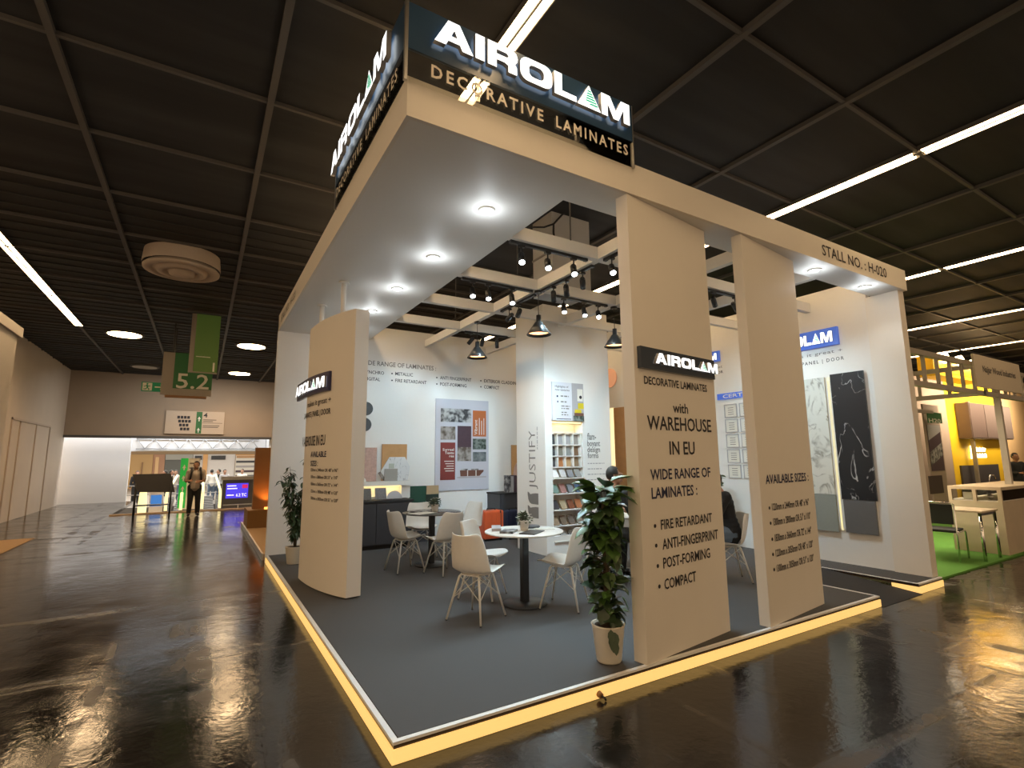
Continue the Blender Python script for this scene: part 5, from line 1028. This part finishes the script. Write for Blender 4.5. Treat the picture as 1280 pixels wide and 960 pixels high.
r = ww/hh; es([(r-1.15, .44), (r-.50, .44), (r-.68, .25), (r-.56, .16), (r-.18, .5), (r-.56, .84), (r-.68, .75), (r-.50, .56), (r-1.15, .56)]); mb.done('pictogram', 'signwhite', ex)
mb = MB()
def es2(poly): mb.slab(g3.pt(a, c, .065), g3.u, g3.v, g3.n, [(x*hh, y*hh) for x, y in poly], .003, 'exitgreen')
es2([(.52+.09*math.cos(i*.785), .80+.09*math.sin(i*.785)) for i in range(8)]); es2([(.42, .70), (.58, .68), (.62, .42), (.48, .36)]); es2([(.48, .40), (.60, .40), (.74, .26), (.70, .12), (.62, .12), (.64, .24)]); es2([(.48, .40), (.56, .36), (.40, .20), (.20, .20), (.20, .28), (.36, .28)]); es2([(.56, .66), (.62, .60), (.80, .62), (.80, .54), (.60, .52)]); es2([(.44, .68), (.48, .60), (.32, .48), (.22, .52), (.24, .58), (.32, .56)]); mb.done('running_figure', 'exitgreen', ex)
g4 = gplane(22.76); a, b, c, d = prect(g4, (208, 513), (279, 543))
bd = thing('direction_board', 'beige wayfinding board with hall plan and green arrow column above the exit', 'sign', ((a+b)/2, 22.7, c)); c = max(c, 2.7); pane('board', g4, a, b, c, d, .04, mat('tan_board_face', (.52, .42, .32), .5), bd)
mb = MB(); q = b-a; hgt = d-c
def bb(x0, x1_, y0, y1_, m): mb.slab(g4.pt(0, 0, .042), g4.u, g4.v, g4.n, [(a+x0*q, c+y0*hgt), (a+x1_*q, c+y0*hgt), (a+x1_*q, c+y1_*hgt), (a+x0*q, c+y1_*hgt)], .003, m)
bb(.51, .61, .02, .98, 'kioskgreen' if False else 'signgreen')
for r_ in range(4):
    for k in range(4-r_//2): bb(.19+.055*k+.02*r_, .235+.055*k+.02*r_, .66-.17*r_, .78-.17*r_, 'ink')
bb(.62, .97, .485, .50, 'ink'); bb(.63, .86, .62, .645, 'ink'); bb(.63, .80, .55, .575, 'ink'); bb(.63, .92, .36, .385, 'ink'); bb(.63, .9, .29, .315, 'ink')
for z_ in (.70, .20): mb.slab(g4.pt(a+.56*q, c+z_*hgt, .046), g4.u, g4.v, g4.n, [(-.03*q, -.05*hgt), (0, .07*hgt), (.03*q, -.05*hgt), (.008*q, -.02*hgt), (.008*q, -.14*hgt), (-.008*q, -.14*hgt), (-.008*q, -.02*hgt)], .002, 'signwhite')
put(mb, g4, '4', a+.63*q, a+.70*q, c+.74*hgt, c+.93*hgt, 'ink', .02, .043); mb.done('printing', 'ink', bd)

# black tilted display stand near the exit
yS = 15.8; gs = gplane(yS)
dsn = thing('display_stand', 'black tilted board on thin legs left of the standing man', 'stand', (-2.0, yS, 0))
tl, tr, bl, br_ = [gs.hit(*q) for q in ((164, 594), (213, 593), (172, 614.5), (218.5, 614.5))]
mb = MB(); ptsb = [V((bl[0], yS-.02, bl[1])), V((br_[0], yS-.02, br_[1])), V((tr[0], yS+.30, tr[1]+.02)), V((tl[0], yS+.30, tl[1]+.02))]
nn = (ptsb[1]-ptsb[0]).cross(ptsb[3]-ptsb[0]).normalized()*.03; A_ = [mb.bm.verts.new(p) for p in ptsb]; D_ = [mb.bm.verts.new(p-nn) for p in ptsb]
for f in [A_, D_[::-1]]+[[A_[(i+1) % 4], A_[i], D_[i], D_[(i+1) % 4]] for i in range(4)]: mb.bm.faces.new(f)
mb.done('board', 'blackm', dsn)
for px in (167, 212): 
    x = gs.hit(px, 632)[0]
    for yy in (yS, yS+.28): MB().cyl((x, yy, .0), (x, yy, 1.0 if yy == yS else 1.2), .018, None, None, 8).done('leg', 'black', dsn)
xa, xb = gs.hit(167, 632)[0], gs.hit(212, 632)[0]; MB().box((xa, yS-.01, .34), (xb, yS+.29, .37)).done('lower_shelf', 'black', dsn)

# ==================================================================== concourse beyond the exit
MB().box((-6, 17.2, -3.1), (12, 52, -3.0)).done('floor_lower', mat('lower_floor', (.30, .29, .28), .3), kind='structure')
MB().box((-12, 26.5, -.8), (12, 52, -.45)).done('floor_landing', mat('landing_floor', (.22, .20, .18), .4), kind='structure')
MB().box((-12, 23, 4.3), (14, 52, 4.4)).done('ceiling_concourse', 'concwhite', kind='structure')
B('wall_passage', (-9, 23.6, 0), (-3.55, 23.8, 4.3), 'concwhite', kind='structure'); B('wall_passage_side', (1.62, 23.0, -3), (1.75, 30, 4.3), 'concwhite', kind='structure'); B('wall_concourse', (-12, 47, -.45), (14, 47.2, 4.3), mat('concourse_back', (.45, .33, .20), .7), kind='structure'); B('wall_well', (-6, 26.4, -3), (12, 26.5, -.45), mat('well_face', (.20, .20, .20), .5), kind='structure')
B('trim_4', (-3.3, 17.1, -.25), (12, 17.25, .035), mat('beech_edge', (.62, .45, .28), .5), kind='structure')
for x in (-6, -2, 2, 6): lamp('AREA', 'concourse_light', (x, 33, 4.2), 800, (1, .93, .82), None, (0, 0, -1), (3, 14))
lamp('AREA', 'portal_light', (-3.5, 23.25, 4.2), 330, (.95, .98, 1), None, (0, .1, -1), (8, .4)); lamp('AREA', 'well_light', (-1, 20, 4.9), 110, (.95, .98, 1), None, (0, .2, -1), (4, 1.5), 1.6)
g5 = gplane(24.2)
pt = thing('portal_truss', 'white portal beam with a lattice truss across the concourse opening', 'truss', (-1, 24.2, 2.2)); tz0, tz1 = g5.hit(250, 564)[1], g5.hit(250, 547)[1]; pxl, pxr = g5.hit(152, 556)[0], 1.60
MB().box((pxl, 24.25, tz0), (pxr, 24.55, tz1+.3)).done('beam', 'concwhite', pt); MB().box((pxl-.18, 24.2, 0), (pxl+.08, 24.5, tz0+.2)).done('post', 'concwhite', pt)
mb = MB(); za, zb_ = tz0+.10, tz1-.06; n = 15; xs = [pxl+.5+(pxr-pxl-.8)*i/n for i in range(n+1)]
mb.cyl((xs[0], 24.2, za), (xs[-1], 24.2, za), .022, None, 'steel', 6); mb.cyl((xs[0], 24.2, zb_), (xs[-1], 24.2, zb_), .022, None, 'steel', 6)
for i in range(n): mb.cyl((xs[i], 24.2, za if i % 2 else zb_), (xs[i+1], 24.2, zb_ if i % 2 else za), .014, None, 'steel', 6)
mb.done('lattice', 'steel', pt)
gk = gplane(18.2)
ks = thing('guide_column', 'white guide column with a green arrow strip behind the standing man', 'sign column', (-1.3, 18.2, 0)); a, b, c, d = prect(gk, (227, 573), (246, 633)); MB().box((a, 18.2, 0), (b, 18.34, d)).done('panel', 'signwhite', ks, label='white panel')
e_ = gk.hit(233.5, 600)[0]; MB().box((a-.01, 18.18, .05), (e_, 18.199, d+.005)).done('arrow_strip', 'kioskgreen', ks); mb = MB()
for k in range(4): z_ = .35+.42*k*(d/2.0); mb.slab(gk.pt((a+e_)/2, z_, .022), gk.u, gk.v, gk.n, [(-.06, -.05), (0, .08), (.06, -.05), (.018, -.02), (.018, -.12), (-.018, -.12), (-.018, -.02)], .002, 'signwhite')
for k in range(4): mb.slab(gk.pt(e_+.05, d-.2-.16*k, .002), gk.u, gk.v, gk.n, [(0, 0), (.28, 0), (.28, .05), (0, .05)], .002, 'inkgrey')
mb.done('arrows_and_words', 'signwhite', ks)
def escalator(px0, px1, lb):
    ge = gplane(19.0); x0, x1 = ge.hit(px0, 620)[0], ge.hit(px1, 620)[0]; e = thing('escalator', lb, 'escalator', ((x0+x1)/2, 22, -1))
    mb = MB(); n = 22
    for i in range(n):
        y = 18.6+7.6*i/n; z = -.62+1.15*i/n*.55; mb.box((x0+.08, y, -2.9), (x1-.08, y+7.6/n, z), 'steel'); mb.box((x0+.09, y-.004, z-.01), (x1-.09, y+.05, z+.004), 'black')
    mb.done('steps', 'steel', e)
    for x in (x0, x1):
        MB().slab((x-.012, 0, 0), (0, 1, 0), (0, 0, 1), (1, 0, 0), [(18.2, -.6), (26.3, .0), (26.3, .92), (18.2, .55)], .024).done('glass_side', 'clear', e); MB().tube([(x, 18.0, .0), (x, 18.05, .5), (x, 18.3, .60), (x, 26.3, .97)], .045, None, 8).done('handrail', 'glowy', e)
escalator(210, 228, 'left escalator with pale glowing rails behind the black display stand'); escalator(253, 274, 'right escalator with pale glowing rails, just right of the standing man')
gb = gplane(18.4); a, b, c, d = prect(gb, (279, 596), (317, 637))
sc_ = thing('screen_box', 'dark grey box with a blue price screen at the concourse edge', 'screen', ((a+b)/2, 18.6, -.2)); MB().box((a, 18.42, -.4), (b, 19.0, d-.12)).done('housing', mat('dark_housing', (.06, .06, .065), .4), sc_); MB().box((a-.05, 18.38, d-.12), (b+.05, 19.0, d)).done('top_cap', mat('grey_cap', (.30, .30, .30), .5), sc_)
s0, s1, s2_, s3 = prect(gb, (283, 604.5), (309.5, 622)); pane('screen', gb, s0, s1, s2_, s3, .015, 'screen', sc_, .0)
mb = MB(); put(mb, gb, '6.2 TC', s0+(s1-s0)*.46, s1-.05, s2_+.06, s2_+.16, 'screenw', .02, .018); 
for u0_, u1_, v0_ in ((.05, .45, .80), (.05, .50, .62), (.05, .36, .18)): mb.slab(gb.pt(s0+(s1-s0)*u0_, s2_+(s3-s2_)*v0_, .017), gb.u, gb.v, gb.n, [(0, 0), ((u1_-u0_)*(s1-s0), 0), ((u1_-u0_)*(s1-s0), .035), (0, .035)], .002, 'screenw')
mb.slab(gb.pt(s0+(s1-s0)*.72, s2_+(s3-s2_)*.66, .017), gb.u, gb.v, gb.n, [(0, 0), (.18, 0), (.18, .13), (0, .13)], .002, 'screenred'); mb.done('screen_words', 'screenw', sc_)
MB().tube([(a+.05, 18.3, c+.22), (b-.05, 18.3, c+.22)], .02).tube([((a+b)/2, 18.3, c+.22), ((a+b)/2, 18.3, c-.1)], .02).done('rail', 'steel', sc_)
MB().cyl((b+.02, 18.3, -.3), (b+.28, 18.5, d-.1), .06, None, None, 10).done('light_post', 'glowy', sc_); 
a, b, c, d = prect(gb, (189, 619), (201, 636)); s4 = thing('info_screen', 'small blue screen beneath the black display stand', 'screen', ((a+b)/2, 18.4, -.2)); MB().box((a-.04, 18.41, -.4), (b+.04, 18.6, d+.1)).done('housing', 'concwhite', s4); pane('screen', gb, a, b, c+.1, d, .015, mat('sky_screen', (.02, .08, .25), .3, emit=(.05, .22, .62), es=.8, noise=0), s4); tag(MB().lathe([(.11, -.3), (.13, .2), (.10, .62), (.07, .74), (0, .76)], (gb.hit(178, 625)[0], 18.5, 0), None, 20).done('lit_bollard', 'glowy'), 'pale glowing bollard left of the small blue screen', 'lamp')
# railing on the landing, shop fronts
rl = thing('railing', 'thin steel railing along the far concourse landing', 'railing', (-1.5, 26.6, 0))
mb = MB()
for z in (.10, .52): mb.cyl((-4.2, 26.6, z), (1.5, 26.6, z), .022, None, None, 6)
mb.done('rails', 'steel', rl)
for i in range(9): MB().cyl((-4.2+.71*i, 26.6, -.45), (-4.2+.71*i, 26.6, .52), .02, None, None, 6).done('post', 'steel', rl)
gsf = gplane(46.5)
def shop(px0, px1, m, lb, nm='shop_front', top=568, y=46.5, extra=None):
    g = gplane(y); a = g.hit(px0, 590)[0]; b = g.hit(px1, 590)[0]; d = g.hit(px0, top)[1]; o = thing(nm, lb, 'shop front', ((a+b)/2, y, 0)); MB().box((a+.01, y, -.44), (b-.01, y+.3, d)).done('wall', m, o); return o, a, b, d
o, a, b, d = shop(160, 190, mat('ochre_shop', (.55, .36, .16), .6), 'ochre shop front at the left of the concourse, with a paler doorway'); MB().box((a+.9, 46.38, 0), (b-.7, 46.49, d*.72)).done('doorway', mat('brown_doorway', (.30, .18, .09), .6), o)
o, a, b, d = shop(190, 205, mat('rose_shop', (.46, .26, .16), .6), 'reddish-brown shop front between the ochre one and the dark hall'); MB().box((a+(b-a)*.2, 46.38, 0), (a+(b-a)*.5, 46.49, d*.9)).done('pilaster', 'peach', o)
o, a, b, d = shop(205, 240, mat('grey_hall', (.13, .14, .13), .6), 'dim grey-green hall front in the middle of the concourse'); MB().box((a+.02, 46.38, d*.80), (b-.02, 46.49, d)).done('ceiling_band', mat('pale_band', (.40, .41, .38), .6), o)
o, a, b, d = shop(240, 293, mat('white_shop', (.74, .72, .70), .5), 'white cosmetics shop with black upper signs and orange pillars')
for f0, f1, m in ((.04, .20, 'black'), (.42, .76, 'black')): MB().box((a+(b-a)*f0, 46.36, d*.80), (a+(b-a)*f1, 46.49, d*.95)).done('sign_band', m, o)
M['orangepillar'] = mat('orange_pillar', (.75, .42, .16), .5)
for f0, f1 in ((.23, .34),): MB().box((a+(b-a)*f0, 46.3, 0), (a+(b-a)*f1, 46.49, d)).done('pillar', 'orangepillar', o)
o, a, b, d = shop(293, 322, 'orangepillar', 'orange shop front with white shelves at the right of the concourse')
MB().box((a+.02, 46.2, 0), (a+1.8, 46.49, d*.95)).done('shelf_unit', 'signwhite', o)
for k in range(5): MB().box((a+.07, 46.15, .25+.4*k), (a+1.75, 46.25, .42+.4*k)).done('goods', ('dark', 'pic3', 'lightgrey', 'dark', 'wood')[k], o)
MB().box((a+2.2, 46.3, .4), (b-.6, 46.49, d*.92)).done('showcase', mat('brown_case', (.22, .11, .06), .5), o)
far = [(172, 'far walker in black on the concourse landing, left of the railing gap', 'jacket', 'trouser'), (207, 'far walker in a black coat near the middle of the landing', 'jacket', 'trouser'), (214, 'far walker in purple beside the one in a black coat', None, 'trouser'), (220, 'far walker in pale top near the guide column', 'shirtw', 'jean'), (265, 'far walker in white right of the standing man', 'signwhite', 'jean'), (274, 'far walker in black leaning beside the right escalator', 'jacket', 'trouser'), (281, 'far walker in grey beside the white shelves', 'lightgrey', 'trouser'), (303, 'far walker in white shirt and dark jacket at the right of the landing', 'signwhite', 'jacket')]
M['purple'] = mat('purple_top', (.08, .04, .09), .8)
for i, (px, lb, tp, lg) in enumerate(far):
    yy = 28.2+.5*(i % 3); x = gplane(yy).hit(px, 590)[0]; stp = dict(STAND)
    if i % 2: stp.update(knee=(.10, .16, .48), ankle=(.11, .08, .09), toe=(.12, .22, .042), knee_l=(-.10, -.02, .48), ankle_l=(-.11, -.22, .11), toe_l=(-.12, -.10, .03), wrist=(.25, .08, .80), elbow=(.24, -.02, 1.04))
    else: stp.update(wrist=(.24, .10, .82))
    person(lb, (x, yy, -.448), math.radians((185, 95, 250, 170, 20, 100, 200, 160)[i]), stp, dict(top=tp or 'purple', legs=lg), .022)

# ==================================================================== neighbouring stand on the right
B('floor_green', (7.16, .16, .001), (18, 9, .025), 'greencarpet', kind='structure')
gx_ = thing('showcase_counter', 'pale wooden glass-topped showcase counter at the corner of the green carpet', 'counter', (11.3, .5, .025))
cx0, cx1, cy0, cy1 = 10.22, 12.9, .20, .90
MB().box((cx0, cy0, .027), (cx1, cy1, .86)).done('base', 'palewood', gx_); MB().box((cx0, cy0, 1.05), (cx1, cy1, 1.10)).done('top_board', 'palewood', gx_); MB().box((cx0+.03, cy0+.03, .861), (cx1-.03, cy1-.03, .88)).done('inner_deck', 'signwhite', gx_)
for x, y in ((cx0, cy0), (cx0, cy1-.05), (cx0+1.3, cy0), (cx1-.05, cy0), (cx1-.05, cy1-.05), (cx0, .52)): MB().box((x, y, .86), (x+.05, y+.05, 1.05)).done('post', 'palewood', gx_)
MB().box((cx0+.02, cy0+.02, .881), (cx0+.026, cy1-.02, 1.05)).box((cx0+.05, cy0+.012, .881), (cx1-.05, cy0+.018, 1.05)).done('glass_side', 'clear', gx_)
tag(B('price_card', (10.30, .60, .882), (10.32, .72, 1.0), 'signwhite'), 'white card standing inside the glass-topped showcase counter', 'card'); tag(MB().ball((10.5, .42, .93), .045, 'silver').done('ornament', 'silver'), 'small metal ornament inside the glass-topped showcase counter', 'ornament')
zt = .775
def desk(x0, x1, y0, y1, lb):
    t = thing('desk', lb, 'desk', ((x0+x1)/2, (y0+y1)/2, .025)); MB().box((x0, y0, zt-.028), (x1, y1, zt), None, None, .003).done('top', 'palewood', t)
    for x in (x0+.04, x1-.04):
        for y in (y0+.04, y1-.04): MB().cyl((x, y, .026), (x, y, zt-.03), .022, None, None, 12).done('leg', 'chrome', t)
    MB().box((x0+.03, y0+.035, zt-.075), (x1-.03, y0+.05, zt-.03)).box((x0+.03, y1-.05, zt-.075), (x1-.03, y1-.035, zt-.03)).done('under_rail', 'dark', t)
dA, dB, dC = at(1238, 642.5, z=.775), at(1257, 638.5, z=.775), at(1169, 636, z=.775)
desk(9.27, 9.95, .19, 1.30, 'pale wooden desk with chrome legs in front of the glass-topped showcase counter'); desk(9.6, 10.7, 1.95, 2.75, 'second pale wooden desk, farther back behind the black chrome chair')
vc = thing('visitor_chair', 'black visitor chair with a chrome tube frame at the pale wooden desk', 'chair', (9.07, .66, .025), None, 0)
def vis(x, y, a):
    T = Matrix.Translation((x, y, .027)) @ Matrix.Rotation(math.radians(a), 4, 'Z'); f = lambda *p: T @ V(p)
    MB().box((-.23, -.22, .43), (.23, .24, .47), None, T, .012).done('seat', 'blackm', vc); MB().box((-.23, -.26, .56), (.23, -.23, .86), None, T, .012).done('backrest', 'blackm', vc)
    for s_ in (-1, 1): MB().tube([f(s_*.25, -.26, .011), f(s_*.25, -.24, .45), f(s_*.25, -.262, .86), f(s_*.21, -.266, .885)], .0125, None, 8).done('rear_leg', 'chrome', vc); MB().tube([f(s_*.25, -.24, .445), f(s_*.25, .20, .44), f(s_*.25, .235, .40), f(s_*.25, .245, .011)], .0125, None, 8).done('front_leg', 'chrome', vc)
    MB().tube([f(-.21, -.266, .885), f(.21, -.266, .885)], .0125, None, 8).done('top_tube', 'chrome', vc)
qv = at(1190, 664, z=.47); vis(9.07, .66, -84)
# its aluminium frame roof
fr = thing('roof_frame', 'aluminium truss frame standing over the green carpet', 'frame', (10.5, 2.5, 2.6))
def bar(nm, a, b, s_=.04): a, b = V(a), V(b); lo = V([min(p) for p in zip(a, b)]); hi = V([max(p) for p in zip(a, b)]); MB().box(lo-V((s_, s_, s_)), hi+V((s_, s_, s_))).done(nm, 'silver' if False else M['framealu'], fr)
M['framealu'] = mat('matt_aluminium', (.42, .38, .33), .4, .5)
for z in (2.72, 3.22): bar('rail', (7.3, .45, z), (15, .45, z)); bar('rail', (7.6, 3.2, z), (15, 3.2, z)); bar('rail', (10.9, .45, z), (10.9, 3.2, z)); bar('rail', (7.6, .45, z), (7.6, 3.2, z))
bar('rail', (7.6, 2.67, 2.72), (15, 2.67, 2.72))
for i in range(16): bar('strut', (7.6+.5*i, .45, 2.76), (7.6+.5*i, .45, 3.18), .022)
for i in range(1, 6): bar('strut', (10.9, .45+.46*i, 2.76), (10.9, .45+.46*i, 3.18), .022)
for x, y in ((11.6, .45), (at(1217, 560, y=3.2).x, 3.2), (7.6, 3.2)): bar('post', (x, y, .03), (x, y, 3.22), .045)
bs = thing('name_board', 'cream name board lettered Najjar Wood Industries on the aluminium frame', 'sign', (11.2, .25, 2.75)); gn = gplane(.33); a, b, c, d = prect(gn, (1213, 442), (1276, 490)); c = gn.hit(1213, 482)[1]; d = gn.hit(1213, 442)[1]; pane('board', gn, a, b, c, d, .03, mat('cream_board', (.62, .54, .42), .5), bs); MB().box((a+.3, .33, 2.86), (a+.36, .411, 2.92)).box((b-.36, .33, 2.86), (b-.30, .411, 2.92)).box((a+.3, .405, 2.70), (a+.36, .411, 2.92)).box((b-.36, .405, 2.70), (b-.30, .411, 2.92)).done('bracket', 'framealu', bs)
mb = MB(); u0, v0 = gn.hit(1226, 465); put(mb, gn, 'Najjar Wood Industries', u0, gn.u_at(1267, v0), v0, gn.hit(1226, 457.5)[1], 'ink', .02, .032); mb.done('lettering', 'ink', bs)
for i, (x, y) in enumerate(((8.6, 1.2), (9.3, 1.6))):
    d = thing('stage_spotlight', ('bright spotlight under the aluminium frame, left', 'bright spotlight under the aluminium frame, right')[i], 'spotlight', (x, y, 2.5)); MB().cyl((x, y, 2.72), (x, y, 2.55), .02, None, None, 8).cyl((x, y+.05, 2.58), (x-.06, y-.10, 2.48), .06, .075, None, 16).done('head', 'black', d); MB().cyl((x-.061, y-.102, 2.479), (x-.066, y-.115, 2.472), .066, None, None, 16).done('lens', 'hall_lens', d); lamp('SPOT', 'stage_beam', (x-.08, y-.14, 2.45), 60, (1, .85, .65), d, (.3, .3, -1), .05, math.radians(110))
# back of that stand: yellow wall, cupboards, sign, posters
YB = 3.4; gy = gplane(YB)
a, b, c, d = prect(gy, (1182, 505), (1256, 640)); yw = MB().box((a, YB, 0), (gy.hit(1254, 560)[0], YB+.15, 4.3)).done('wall_yellow', 'yellow', kind='structure'); B('wall_peach', (gy.hit(1254, 560)[0]+.01, YB, 0), (30, YB+.15, 4.3), 'peach', kind='structure'); B('wall_neighbour_left', (7.2, YB, 0), (a-.01, YB+.1, 4.0), mat('rose_grey_wall', (.36, .27, .22), .6), kind='structure')
a, b, c, d = prect(gy, (1192, 504), (1250, 550)); cu = thing('wall_cupboard', 'dark brown-grey wall cupboard on the yellow wall', 'cupboard', ((a+b)/2, YB-.2, c)); MB().box((a, YB-.35, c), (b, YB-.01, d), None, None, .02).done('body', mat('umber_cupboard', (.13, .085, .07), .5), cu)
for k in range(3): MB().box((a+(b-a)*k/3+.02, YB-.365, c+.03), (a+(b-a)*(k+1)/3-.02, YB-.351, d-.03)).done('door', mat('umber_door', (.14+.02*k, .095+.02*k, .085+.02*k), .45), cu)
a, b, c, d = prect(gy, (1211, 559.5), (1231, 572)); ns = thing('neon_sign', 'small glowing pale neon words on the yellow wall', 'sign', ((a+b)/2, YB-.05, c)); nl = mat('neon', (.9, .9, .7), .4, emit=(1, .85, .45), es=4, noise=0)
mb = MB(); gq = Plane((0, YB-.06, 0), (1, 0, 0)); 
for r_, (za, zb2, n_) in enumerate((((c+d)/2+.03, d, 6), (c, (c+d)/2-.03, 7))):
    for k in range(n_):
        x_ = a+(b-a)*(.30+.66*(k+.5)/n_); mb.tube([(x_-.03, YB-.06, za), (x_-.02, YB-.06, zb2-.02*(k % 2)), (x_+.03, YB-.06, zb2-.03), (x_+.035, YB-.06, za+.03*(k % 3))], .018, nl, 6)
mb.done('words', nl, ns); MB().cyl((a, YB-.06, c-.02), (a+.10, YB-.05, d+.05), .05, None, None, 10).done('lit_mark', nl, ns); MB().box((a, YB-.045, (c+d)/2-.012), (b, YB-.002, (c+d)/2+.012)).done('bracket', 'black', ns)
a, b, c, d = prect(gy, (1199, 582), (1250, 612)); kt = thing('kitchen_counter', 'dark kitchen counter with a grey splashback and curved tap below the neon words', 'counter', ((a+b)/2, YB-.3, 0)); ctz = gplane(YB-.6).hit(1215, 614)[1]; MB().box((a-.1, YB-.6, .03), (b+.35, YB-.02, ctz)).done('base', 'dark', kt); MB().box((a-.12, YB-.62, ctz), (b+.37, YB-.02, ctz+.04)).done('worktop', mat('olive_worktop', (.16, .13, .08), .4), kt); MB().box((a, YB-.05, ctz+.04), (b, YB-.005, d)).done('splashback', mat('slate_splash', (.06, .055, .06), .4), kt); q = (a+b)/2; MB().tube([(q, YB-.2, ctz+.04), (q, YB-.2, ctz+.25), (q+.06, YB-.22, ctz+.36), (q+.22, YB-.26, ctz+.36), (q+.30, YB-.28, ctz+.22)], .02).done('tap', 'chrome', kt)
tag(B('box_of_goods', (q+.45, YB-.50, ctz+.041), (q+.85, YB-.30, ctz+.17), 'peach'), 'peach coloured box on the dark kitchen counter', 'box')
gp = gplane(2.9); a, b, c, d = prect(gp, (1158, 531), (1181, 588)); ps = thing('photo_poster', 'dark photo poster on the rose-grey stand wall left of the yellow wall', 'poster', ((a+b)/2, 2.9, c)); pane('panel', gp, a-.06, b+.10, 0.03, d+.55, .04, mat('rose_panel', (.40, .31, .26), .6), ps, -.05); pane('photo', gp, a, b, c, d, .006, 'pic3', ps)
mb = MB(); mb.slab(gp.pt(a, c, .008), gp.u, gp.v, gp.n, [(0, (d-c)*.40), (b-a, (d-c)*.62), (b-a, (d-c)*.34), (0, (d-c)*.12)], .002, 'pic1'); mb.slab(gp.pt(a, c, .008), gp.u, gp.v, gp.n, [(0, (d-c)*.66), (b-a, (d-c)*.86), (b-a, d-c), (0, d-c)], .002, 'lightgrey'); mb.done('printed_shape', 'pic1', ps)
a, b, c, d = prect(gp, (1160, 595), (1180, 616)); pane('lower_photo', gp, a, b, c, d, .006, mat('dark_sofa_print', (.05, .03, .025), .5), ps)
gh = gplane(2.68); a, b, c, d = prect(gh, (1158, 515), (1177, 529.5)); h20 = thing('hall_number_sign', 'small green sign reading H20 under the aluminium frame', 'sign', ((a+b)/2, 2.68, c)); pane('board', gh, a, b, c, d, .02, 'signgreen', h20); mb = MB(); pput(mb, gh, 'H20', 1160, 528, 523, 1175, 'signwhite', .02, .022); mb.done('letters', 'signwhite', h20); MB().cyl(((a+b)/2, 2.67, d), ((a+b)/2, 2.67, 2.70), .01).done('hanger', 'black', h20)
r0_, r1_ = at(1168, 465, y=3.0), at(1226, 478, y=3.0)
yc = thing('yellow_ceiling_panel', 'bright yellow ceiling raft with round lamps above the neighbouring stand', 'ceiling panel', ((r0_.x+r1_.x)/2, 3.15, 3.9)); MB().box((r0_.x, 3.0, 3.98), (r1_.x, 3.38, 4.42)).done('raft', mat('bright_yellow', (.85, .50, .01), .5), yc); MB().box((r0_.x, 2.9, 3.84), (r1_.x, 3.38, 3.93)).done('edge', 'yellow', yc)
for i in range(4): MB().cyl((r0_.x+.6+1.1*i, 2.86, 4.40), (r0_.x+.6+1.1*i, 2.98, 4.38), .16, None, None, 24).done('round_lamp', 'hall_lens', yc)
lamp('AREA', 'yellow_wall_fill', (20, 1.4, 3.7), 230, (1, .82, .55), yc, (0, .9, -.25), (7, .5), spread=1.7)  # unseen area lamp added to brighten the yellow wall and raft
lamp('AREA', 'green_stand_fill', (10, 2.2, 2.65), 150, (1, .82, .58), fr, (0, 0, -1), (3, 1.5))  # added fill lamp without a fixture, brightens the green-carpeted stand
person('person in dark brown clothes standing behind the dark kitchen counter, far right', (gplane(2.6).hit(1271, 590)[0], 2.6, .027), math.radians(150), STAND, dict(top='shirtd', legs='trouser'), .018)

# ==================================================================== neighbouring stand on the left rear, far left stand
B('floor_tan', (.0, LY+.25, .001), (5, 12.0, .10), 'tan', kind='structure'); B('trim_5', (-.03, LY+.25, .001), (0, 12.0, .105), 'silver', kind='structure')
B('wall_brown', (.04, LY+.12, .1), (5, LY+.24, 4.0), 'brown', kind='structure')
pd = thing('glowing_pedestal', 'brown pedestal with an orange uplit column behind the stand\'s left rear corner', 'pedestal', (.3, 10.8, .1)); MB().box((.0, 10.5, .103), (1.4, 11.6, .50)).done('base', mat('brown_base', (.24, .13, .04), .6), pd); MB().box((.12, 10.9, .50), (.9, 11.1, 1.95)).done('column', 'brown', pd); MB().cyl((.42, 10.72, .50), (.42, 10.72, .54), .06, None, None, 16).done('uplight', 'amber', pd); lamp('SPOT', 'uplight_beam', (.42, 10.70, .56), 25, (1, .34, .06), pd, (0, .22, 1), .03, math.radians(100))
B('floor_carpet_left', (-5.55, 8.6, .001), (-4.0, 12.3, .012), 'tan', kind='structure')
lf = thing('round_logo_board', 'tall white board with a dark red ring at the far left edge', 'board', (-4.45, 10.6, 0)); MB().box((-4.55, 9.6, .015), (-4.45, 11.25, 4.25)).done('board', mat('pale_board', (.58, .53, .48), .6), lf); MB().box((-4.57, 9.58, 4.25), (-4.40, 11.40, 4.45)).done('cornice', mat('pale_cornice', (.50, .45, .40), .6), lf)
gl_ = Plane((-4.45, 0, 0), (0, 1, 0)); rc = gl_.hit(0, 443); mb = MB()
def ringp(r): return [(rc[0]+r*math.cos(i*math.pi/24), rc[1]+r*math.sin(i*math.pi/24)) for i in range(48)]
for nm, r0_, r1_, m in (('outer_ring', .70, .64, 'black'), ('red_ring', .62, .50, 'red')):
    me = curve_mesh([ringp(r0_), ringp(r1_)], .5); q = MB(); q.add(me, gl_.mat4(0, 0, 1, 1, -.012) @ Matrix.Diagonal(V((1, 1, .02, 1))), m); q.done(nm, m, lf)

for o in bpy.data.objects:
    if '_w' in o: del o['_w']
